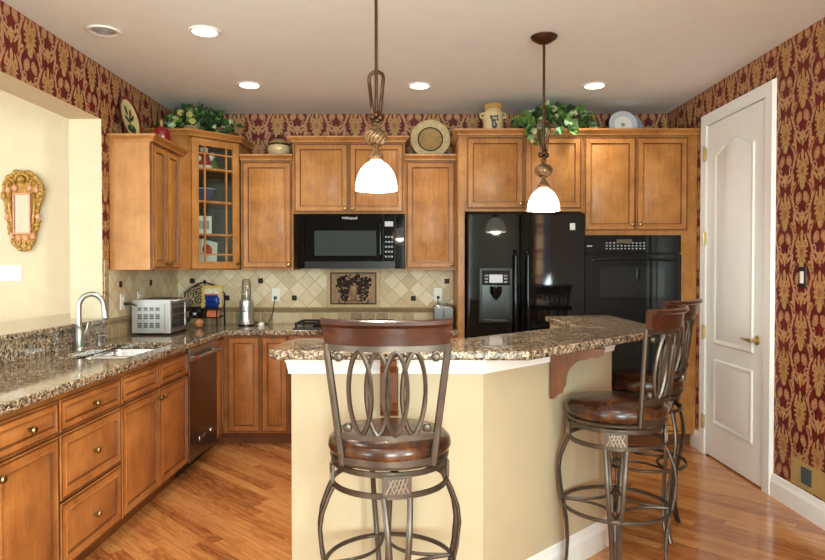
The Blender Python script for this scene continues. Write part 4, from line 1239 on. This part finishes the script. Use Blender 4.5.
def can(label, x, y, lit=True, e=16):
    r = thing('recessed_light' if lit else 'ceiling_speaker', label, 'ceiling light' if lit else 'ceiling speaker', (x, y, CZ), 0, 'recessed ceiling lights' if lit else None)
    MB().lathe([(.088, 0), (.092, -.004), (.088, -.010), (.070, -.008), (.068, -.002), (.07, 0)], n=32, cap0=False, cap1=False).build('trim_ring', white, r, smooth=True)
    if lit:
        MB().lathe([(.069, -.002), (.06, -.005), (.01, -.006)], n=28).build('lens', lamp_glow, r, smooth=True)
        l = bpy.data.lights.new('down_spot', 'SPOT'); l.energy = e; l.spot_size = R(130); l.spot_blend = .8; l.color = (.98, .96, .90); l.shadow_soft_size = .07
        o = bpy.data.objects.new('down_spot', l); C.objects.link(o); o.parent = r; o.location = (0, 0, -.03)
    else:
        M = plain('speaker_grille', rgb(176, 176, 178), .5, .2)
        m = MB().lathe([(.069, -.001), (.05, -.006), (.005, -.008)], n=28)
        for q in (.02, .035, .05): m.tube([(q * math.cos(2 * PI * i / 24), q * math.sin(2 * PI * i / 24), -.009) for i in range(24)], .002, 5, closed=True)
        m.build('grille', M, r, smooth=True)
can('lit recessed ceiling light nearest the camera at upper left', -1.19, 3.75)
can('lit recessed ceiling light in front of the glass corner cabinet', -1.21, 4.84)
can('lit recessed ceiling light above the single cabinet right of the microwave', .04, 4.86)
can('lit recessed ceiling light above the oven cabinet', 1.33, 4.86)
can('unlit round ceiling speaker grille near the left wallpapered wall', -1.76, 3.74, False)

# ------------------------------------------------------------------ things on top of the cabinets
random.seed(7)
def leaf(m, p, d, n, L, mi):
    """ivy leaf: base at p, along d, lobed outline folded on the midrib"""
    d = d.normalized(); s = d.cross(n).normalized(); n = s.cross(d)
    out = [(0, 0), (.10, .30), (.38, .46), (.46, .26), (.74, .22), (1.0, 0)]
    m.mi = mi
    mid = [m.bm.verts.new(p + d * (L * t) + n * (L * -.10 * math.sin(PI * t))) for t in (0, .4, .75, 1.0)]
    for sg in (1, -1):
        e = [m.bm.verts.new(p + d * (L * a) + s * (sg * L * b) + n * (L * .12 * b / .46)) for a, b in out[1:5]]
        q = [[mid[0], e[0], e[1], mid[1]], [mid[1], e[1], e[2]], [mid[1], e[2], e[3], mid[2]], [mid[2], e[3], mid[3]]]
        for f in q: m._f(f if sg > 0 else list(reversed(f)))
def ivy(name, label, loc, ext, n, L, mats, weights, trailing, lim):
    r = thing(name, label, 'plant', loc)
    m = MB(); ms = MB()
    ex, ey, ez = ext
    for k in range(n):
        u = random.gauss(0, .5); v = random.gauss(-.35, .5); q = random.random()
        p = Vector((ex * max(-1, min(1, u)), ey * max(-1, min(1, v)), ez * (.08 + .85 * q ** .7) * (1 - .35 * abs(u))))
        for t in trailing:
            if random.random() < t[4]:
                w_ = random.random(); p = Vector((t[0] + random.gauss(0, t[3]), t[1] + random.gauss(0, .02), t[2][0] + (t[2][1] - t[2][0]) * w_)); break
        p.z = min(p.z, lim - L * .5)
        d = Vector((p.x / ex + random.gauss(0, .5), random.gauss(-.35, .45), random.gauss(-.25, .5)))
        nn = Vector((random.gauss(0, .45), -1, random.gauss(.45, .4)))
        leaf(m, p, d, nn, L * random.uniform(.7, 1.25), random.choices(range(len(mats)), weights)[0])
    m.build('foliage', mats, r, smooth='keep')
    for k in range(12):
        u = random.uniform(-1, 1) * ex * .9
        ms.tube([(0, 0, .03), (u * .4, random.uniform(-1, .5) * ey * .5, ez * .6), (u, random.uniform(-1, 0) * ey, ez * random.uniform(.2, .7))], .004, 5)
    ms.build('stems', stem_m, r)
    return r
TOPC = UZ + 1.045 + .036
p = ivy('ivy_arrangement', 'dark green ivy arrangement with pale yellow flowers on the glass corner cabinet', (-1.76, 5.42, TOPC), (.27, .17, .27), 190, .062, [leaf_dark, leaf_mid, leaf_pale], [6, 2, .6],
        [(.14, -.16, (.02, .16), .07, .16), (.24, -.10, (-.02, .12), .05, .10)], CZ - TOPC - .01)
MB().lathe([(.05, 0), (.055, .005), (.075, .05), (.08, .075), (.07, .078)], (-.03, -.1, 0), 18).build('basket', basket_m, p, smooth=True)
for (x, y, z) in ((-.10, -.18, .17), (-.02, -.20, .15), (.0, -.19, .10), (-.14, -.16, .12)):
    m = MB()
    for i in range(7):
        a = 2 * PI * i / 7; m.sphere((x + .018 * math.cos(a), y - .006, z + .016 * math.sin(a)), .012, 8, 5, sy=.6)
    m.sphere((x, y - .012, z), .010, 8, 5)
    m.build('flower', flower_m, p, smooth='all')
p = ivy('ivy_arrangement', 'bright green and white variegated ivy spilling over the refrigerator cabinet crown', (1.12, 5.29, 2.466), (.275, .15, .26), 220, .072, [leaf_dark, leaf_mid, leaf_pale], [2.6, 4, 2.0],
        [(-.19, -.26, (-.08, .10), .05, .12), (.05, -.25, (-.05, .08), .05, .06)], CZ - 2.466 - .01)
MB().lathe([(.06, 0), (.065, .005), (.085, .05), (.09, .08), (.08, .083)], (0, .02, 0), 18).build('basket', basket_m, p, smooth=True)

def plate_disc(name, label, loc, rz, tilt, rad, mats, group=None):
    """leaning plate; local -y is the face, bottom rim at z=0"""
    r = thing(name, label, 'plate', loc, rz)
    T = Matrix.Rotation(-tilt, 4, 'X') @ Matrix.Translation((0, 0, rad)) @ Matrix.Rotation(PI / 2, 4, 'X')
    return r, T
# gold plate on a stand
r, T = plate_disc('display_plate', 'pale gold plate with dark ring leaning above the cabinet right of the microwave', (.138, 5.55, 2.324), 0, R(10), .168, None)
MB().lathe([(.06, -.004), (.165, .012), (.168, .018), (.160, .018), (.108, .007)], n=48, T=T, cap1=False).build('rim', gold_pale, r, smooth=True)
MB().lathe([(.108, .006), (.108, .0085), (.097, .0085), (.097, .003)], n=48, T=T, cap0=False, cap1=False).build('dark_ring', green_dark, r, smooth=True)
MB().lathe([(.097, .005), (.08, .002), (.002, .0025)], n=40, T=T, cap0=False).build('center', gold_glaze, r, smooth=True)
m = MB()
for s in (-1, 1): m.tube([(s * .06, .05, 0.004), (s * .06, -.03, .004), (s * .06, -.055, .012), (s * .05, -.055, .028), (s * .035, -.055, .02), (s * .02, -.055, .006), (0, -.055, .018)], .004, 6)
m.tube([(-.06, .05, .004), (-.06, .07, .1), (0, .072, .13), (.06, .07, .1), (.06, .05, .004)], .004, 6)
m.build('wire_stand', iron, r)
# oval rooster-style plate on the left wall: plain plant motif
r, T = plate_disc('display_plate', 'red rimmed cream plate with a leafy plant picture leaning on the left wall', (XL + .075, 4.70, UZ + .88 + .036), R(90), R(11), .165, None)
MB().lathe([(.08, -.003), (.16, .010), (.165, .016), (.158, .017), (.138, .011)], n=48, T=T, cap1=False).build('rim', plain('brick_red_glaze', rgb(122, 44, 26), .25), r, smooth=True)
MB().lathe([(.138, .0105), (.12, .005), (.002, .006)], n=40, T=T, cap0=False).build('center', cream_glaze, r, smooth=True)
m = MB()
random.seed(3)
def flat_leaf(x, z, a, l_, w_):
    c, s_ = math.cos(a), math.sin(a); pts = []
    for i in range(10):
        t = 2 * PI * i / 10; u, v = l_ * math.cos(t), w_ * math.sin(t); pts.append(T @ Vector((x + u * c - v * s_, (z + u * s_ + v * c), .0085 + .001 * random.random())))
    m._f([m.bm.verts.new(q) for q in pts])
for x, z, a, l_, w_ in ((-.01, -.03, 1.5, .065, .008), (-.045, .05, 1.9, .035, .018), (-.05, -.01, 2.6, .035, .014), (.04, .01, .7, .038, .014), (.035, -.06, -.3, .035, .016), (-.045, -.07, 3.6, .035, .018), (0, -.085, 0, .06, .018)): flat_leaf(x, z, a, l_, w_)
m.build('plant_picture', leaf_dark, r)
m = MB(); flat_leaf(.02, .045, 1.2, .03, .016); flat_leaf(0, .0, .3, .02, .014); m.build('flower_picture', plain('brown_red_paint', rgb(110, 50, 34), .4), r)
# white and blue plates at the right
r, T = plate_disc('display_plate', 'pale blue white plate with dark center at the right end of the cabinet tops', (1.725, 5.42, 2.466), 0, R(12), .118, None)
MB().lathe([(.05, -.003), (.115, .010), (.118, .014), (.112, .015), (.07, .006)], n=40, T=T, cap1=False).build('rim', blue_white, r, smooth=True)
MB().lathe([(.072, .0085), (.05, .0045), (.002, .005)], n=36, T=T, cap0=False).build('center', plastic_white, r, smooth=True)
MB().lathe([(.016, .0075), (.014, .009), (.002, .0095)], n=20, T=T).build('dark_dot', slate_blue, r, smooth=True)
r, T = plate_disc('display_plate', 'grey blue plate tucked behind the pale plate above the oven cabinet', (1.79, 5.475, 2.466), 0, R(12), .112, None)
MB().lathe([(.05, -.003), (.109, .010), (.112, .014), (.106, .015), (.065, .006)], n=40, T=T, cap1=False).build('rim', slate_blue, r, smooth=True)
MB().lathe([(.067, .0085), (.002, .005)], n=36, T=T, cap0=False).build('center', blue_white, r, smooth=True)
# crock
r = cr = thing('stoneware_crock', 'tan stoneware crock with a grey grape motif on top of the refrigerator cabinet', 'crock', (.632, 5.26, 2.466))
MB().lathe([(.075, 0), (.08, .01), (.082, .14), (.076, .155), (.064, .165), (.064, .175)], n=32).build('jar', crock_m, r, smooth=True)
MB().lathe([(.062, .172), (.074, .174), (.076, .20), (.070, .212), (.03, .216)], n=32).build('lid', plain('crock_lid', rgb(176, 140, 78), .3, var=.15), r, smooth=True)
m = MB()
for s in (-1, 1): m.tube([(s * .078, 0, .115), (s * .10, 0, .122), (s * .102, 0, .145), (s * .076, 0, .150)], .008, 8)
m.build('ear_handle', crock_m, r, smooth=True)
m = MB(); random.seed(5)
for i in range(34):
    q = random.random(); a = random.uniform(-.42, .42) * (1 - q * .7); m.sphere((.081 * math.sin(a), -.081 * math.cos(a), .115 - q * .09), .008, 7, 5)
m.build('grape_motif', crock_grey, r, smooth='all')
cr.scale = (1, 1, 1.12)
# tureen
r = lj = thing('lidded_jar', 'squat gold lidded jar with dark bands on the cabinet left of the microwave', 'jar', (-1.13, 5.50, 2.324))
MB().lathe([(.055, 0), (.06, .006), (.092, .035), (.098, .06), (.090, .085), (.075, .098)], n=32).build('bowl', gold_pale, r, smooth=True)
MB().lathe([(.094, .078), (.096, .084), (.09, .092), (.085, .088)], n=32, cap0=False, cap1=False).build('dark_band', green_dark, r, smooth=True)
lid = MB().lathe([(.082, .094), (.078, .104), (.05, .122), (.02, .13)], n=32).build('lid', gold_glaze, r, smooth=True)
MB().lathe([(.012, .128), (.020, .140), (.016, .154), (.004, .160)], n=16).build('finial', green_dark, lid, smooth=True)
lj.scale = (1, 1, 1.2)
# red pot
r = rp = thing('red_pot', 'small shiny red lidded pot on the left wall cabinet beside the plate', 'pot', (-1.855, 4.83, UZ + .88 + .036))
m = MB(); L = []
for rr, z in [(.03, 0), (.05, .01), (.062, .035), (.058, .065), (.036, .085), (.012, .092)]:
    L.append([Vector((rr * (1 + .05 * math.cos(8 * 2 * PI * i / 48)) * math.cos(2 * PI * i / 48), rr * (1 + .05 * math.cos(8 * 2 * PI * i / 48)) * math.sin(2 * PI * i / 48), z)) for i in range(48)])
m.rings(L, True, True).build('body', red_glaze, r, smooth=True)
MB().lathe([(.010, .090), (.008, .10), (.015, .112), (.010, .122), (.003, .126)], n=16).build('knob', gold_glaze, r, smooth=True)
rp.scale = (1, 1, 1.5)

# ------------------------------------------------------------------ ornaments in the glass cabinet
cxx, cyy = XL + .36, D - .36
def cabinet_items():
    s2 = .70711
    def at(u, v, z): return (XL + .33 + (u + .0) * s2 - v * s2 - .0, D - .64 + u * s2 + v * s2, UZ + z)   # u along the door, v inward
    r = thing('figurine', 'small red and white figurine on the top shelf of the glass cabinet', 'figurine', at(.165, .07, .808), R(45))
    MB().lathe([(.035, 0), (.045, .03), (.035, .07), (.022, .095)], n=20).build('body', plain('figurine_red', rgb(160, 30, 34), .35), r, smooth=True)
    m = MB().sphere((0, 0, .118), .026, 14, 8).sphere((-.04, -.01, .06), .018, 10, 6).sphere((.04, -.01, .07), .018, 10, 6).lathe([(.046, .0), (.048, .014), (.044, .02)], n=20); m.build('white_trim', plastic_white, r, smooth='all')
    MB().lathe([(.027, .128), (.02, .15), (.004, .175)], n=16).build('cap', plain('figurine_cap', rgb(160, 30, 34), .35), r, smooth=True)
    r = thing('figurine', 'small green and white figurine beside the red one in the glass cabinet', 'figurine', at(.255, .12, .808), R(45))
    MB().lathe([(.03, 0), (.04, .025), (.032, .05), (.018, .075)], n=20).build('body', leaf_mid, r, smooth=True)
    MB().sphere((0, 0, .092), .024, 14, 8).build('head', plastic_white, r, smooth='all')
    r = thing('glass_bowl', 'blue patterned bowl on the second shelf of the glass cabinet', 'bowl', at(.17, .10, .548), R(45))
    MB().lathe([(.03, 0), (.032, .006), (.065, .05), (.072, .075), (.066, .075), (.03, .012), (.003, .01)], n=28).build('bowl', plain('blue_glaze', rgb(74, 86, 132), .15, var=.3, scale=60), r, smooth=True)
    MB().lathe([(.068, .074), (.074, .08), (.068, .08)], n=28, cap0=False, cap1=False).build('white_rim', plastic_white, r, smooth=True)
    r = thing('white_box', 'white box standing on the third shelf of the glass cabinet', 'box', at(.155, .09, .288), R(40))
    MB().box(-.05, .05, -.03, .03, 0, .11).build('carton', plastic_white, r, bevel=.002)
    MB().box(-.035, .035, -.031, -.029, .03, .08).build('panel', plain('box_grey', rgb(170, 168, 172), .4), r)
    r = thing('greeting_card', 'white card with a round red spot on the bottom shelf of the glass cabinet', 'card', at(.18, .07, .019), R(50))
    T = Matrix.Rotation(R(-14), 4, 'X') @ Matrix.Rotation(R(12), 4, 'Y')
    MB().box(-.06, .07, 0, .012, .018, .18, T).build('sheet', plastic_white, r)
    MB().lathe([(.036, 0), (.036, .002)], T=T @ Matrix.Translation((.0, -.001, .115)) @ Matrix.Rotation(PI / 2, 4, 'X'), n=24).build('red_spot', plain('red_print', rgb(206, 52, 44), .4), r)
cabinet_items()
for o in C.objects:
    if o.name.split('.')[0] in ('figurine', 'glass_bowl', 'white_box', 'greeting_card'): o.scale = (1.3, 1.3, 1.3)

# ------------------------------------------------------------------ gilt mirror and switches beyond the opening, right wall plates
def gilt_mirror():
    cx, cz, y = -2.966, 1.825, DY
    r = thing('gilt_mirror', 'small ornate gilded mirror with pink details on the cream wall beyond the opening', 'mirror', (cx, y, cz))
    prof = [(0, .315), (.05, .318), (.10, .29), (.14, .25), (.165, .19), (.160, .12), (.135, .06), (.12, -.02), (.125, -.10), (.10, -.17), (.085, -.235), (.05, -.29), (0, -.31)]
    pts = prof + [(-x, z) for x, z in reversed(prof[1:-1])]
    m = MB()
    L = [[Vector((x, 0, z)) for x, z in pts], [Vector((x, -.018, z)) for x, z in pts], [Vector((x * .9, -.03, z * .96)) for x, z in pts]]
    m.rings(L, True, True); fr = m.build('frame', [gilt], r, smooth=True)
    m = MB(); random.seed(21)
    outer = []
    for i in range(len(prof) - 1):
        a, b = prof[i], prof[i + 1]
        for t in (.0, .33, .66): outer.append((a[0] + (b[0] - a[0]) * t, a[1] + (b[1] - a[1]) * t))
    for x, z in outer:
        for s in (-1, 1):
            rr = random.uniform(.013, .024); m.sphere((s * (x * .95 + random.uniform(-.006, .006)), -.022 - random.uniform(0, .01), z * .97), rr, 8, 6, sy=.8)
    def scr(cx, cz, r0, s, turns, a0=0):
        p_ = []
        for i in range(22):
            t = i / 21; a = a0 + t * turns * 2 * PI; q = r0 * (1 - .75 * t); p_.append((cx + s * q * math.cos(a), -.034, cz + q * math.sin(a)))
        m.tube(p_, .009, 6)
    for s in (-1, 1):
        scr(s * .10, .21, .05, s, 1.4); scr(s * .12, .06, .035, s, 1.3, 1); scr(s * .095, -.12, .035, s, 1.3, 2); scr(s * .05, -.24, .04, s, 1.3, 1)
        m.tube([(s * .095, -.035, .15), (s * .105, -.04, .05), (s * .09, -.036, -.05), (s * .085, -.035, -.15)], [.012, .014, .012, .010], 6)
    for i in range(9):
        a = PI * i / 8; m.sphere((.055 * math.cos(a), -.036, .25 + .045 * math.sin(a)), .017, 8, 6)
    m.sphere((0, -.042, .25), .03, 10, 7)
    m.build('carved_scrolls', gilt, fr, smooth='all')
    for s in (-1, 1):
        for x, z, a in ((.115, .17, .0), (.06, .185, .0), (.125, -.04, 0), (.03, -.205, 0), (.085, -.19, 0)): MB().sphere((s * x, -.034, z), .021, 10, 6, sz=1.3, sy=.7).build('pink_petal', pinkgilt, fr, smooth='all')
    m = MB()
    for b in ((-.072, -.060, -.175, .145), (.060, .072, -.175, .145), (-.060, .060, .133, .145), (-.060, .060, -.175, -.163)): m.box(b[0], b[1], -.048, -.028, b[2], b[3])
    m.build('inner_frame', pinkgilt, fr, bevel=.003)
    MB().box(-.060, .060, -.038, -.029, -.163, .133).build('mirror_glass', mirror_m, r)
gilt_mirror()
for o in C.objects:
    if o.name == 'gilt_mirror': o.scale = (.93, 1, .97)
def switches(name, label, loc, rz, n, plate, rocker):
    r = thing(name, label, 'light switch', loc, rz)
    w_ = .035 + .0225 * n if n > 1 else .036
    MB().box(-w_, w_, -.008, 0, -.06, .06).build('cover_plate', plate, r, bevel=.004)
    for k in range(n):
        x = (k - (n - 1) / 2) * .046
        MB().box(x - .016, x + .016, -.012, -.007, -.034, .034).build('rocker', rocker, r, bevel=.002)
    return r
switches('light_switch', 'white three gang light switch plate on the cream wall under the gilt mirror', (-3.095, DY, 1.36), 0, 3, plastic_white, plastic_white)
switches('light_switch', 'dark plate light switch with a white rocker on the right damask wall', (XR, 3.72, 1.345), R(-90), 1, plain('switch_plate_dark', rgb(58, 46, 38), .4, .4), plastic_white)

# brass vent low on the right wall
r = thing('wall_vent', 'brass vent plate low on the right damask wall above the baseboard', 'vent', (XR, 3.81, .152), R(-90))
MB().box(0, .36, -.008, 0, 0, .146).build('plate', brass_plate, r, bevel=.002)
m = MB().box(.105, .20, -.0095, -.007, .03, .125); gr = m.build('grille', plain('vent_dark', rgb(64, 68, 74), .4), r)
m = MB()
for k in range(5): m.box(.105 + k * .0225, .108 + k * .0225, -.012, -.009, .03, .125)
for k in range(6): m.box(.105, .20, -.0125, -.009, .032 + k * .018, .034 + k * .018)
m.build('slats', plain('vent_slat', rgb(120, 124, 130), .3, .6), gr)
MB().lathe([(.006, 0), (.005, .012)], T=Matrix.Translation((.19, -.008, .022)) @ Matrix.Rotation(PI / 2, 4, 'X'), n=10).build('lever', brass, r)
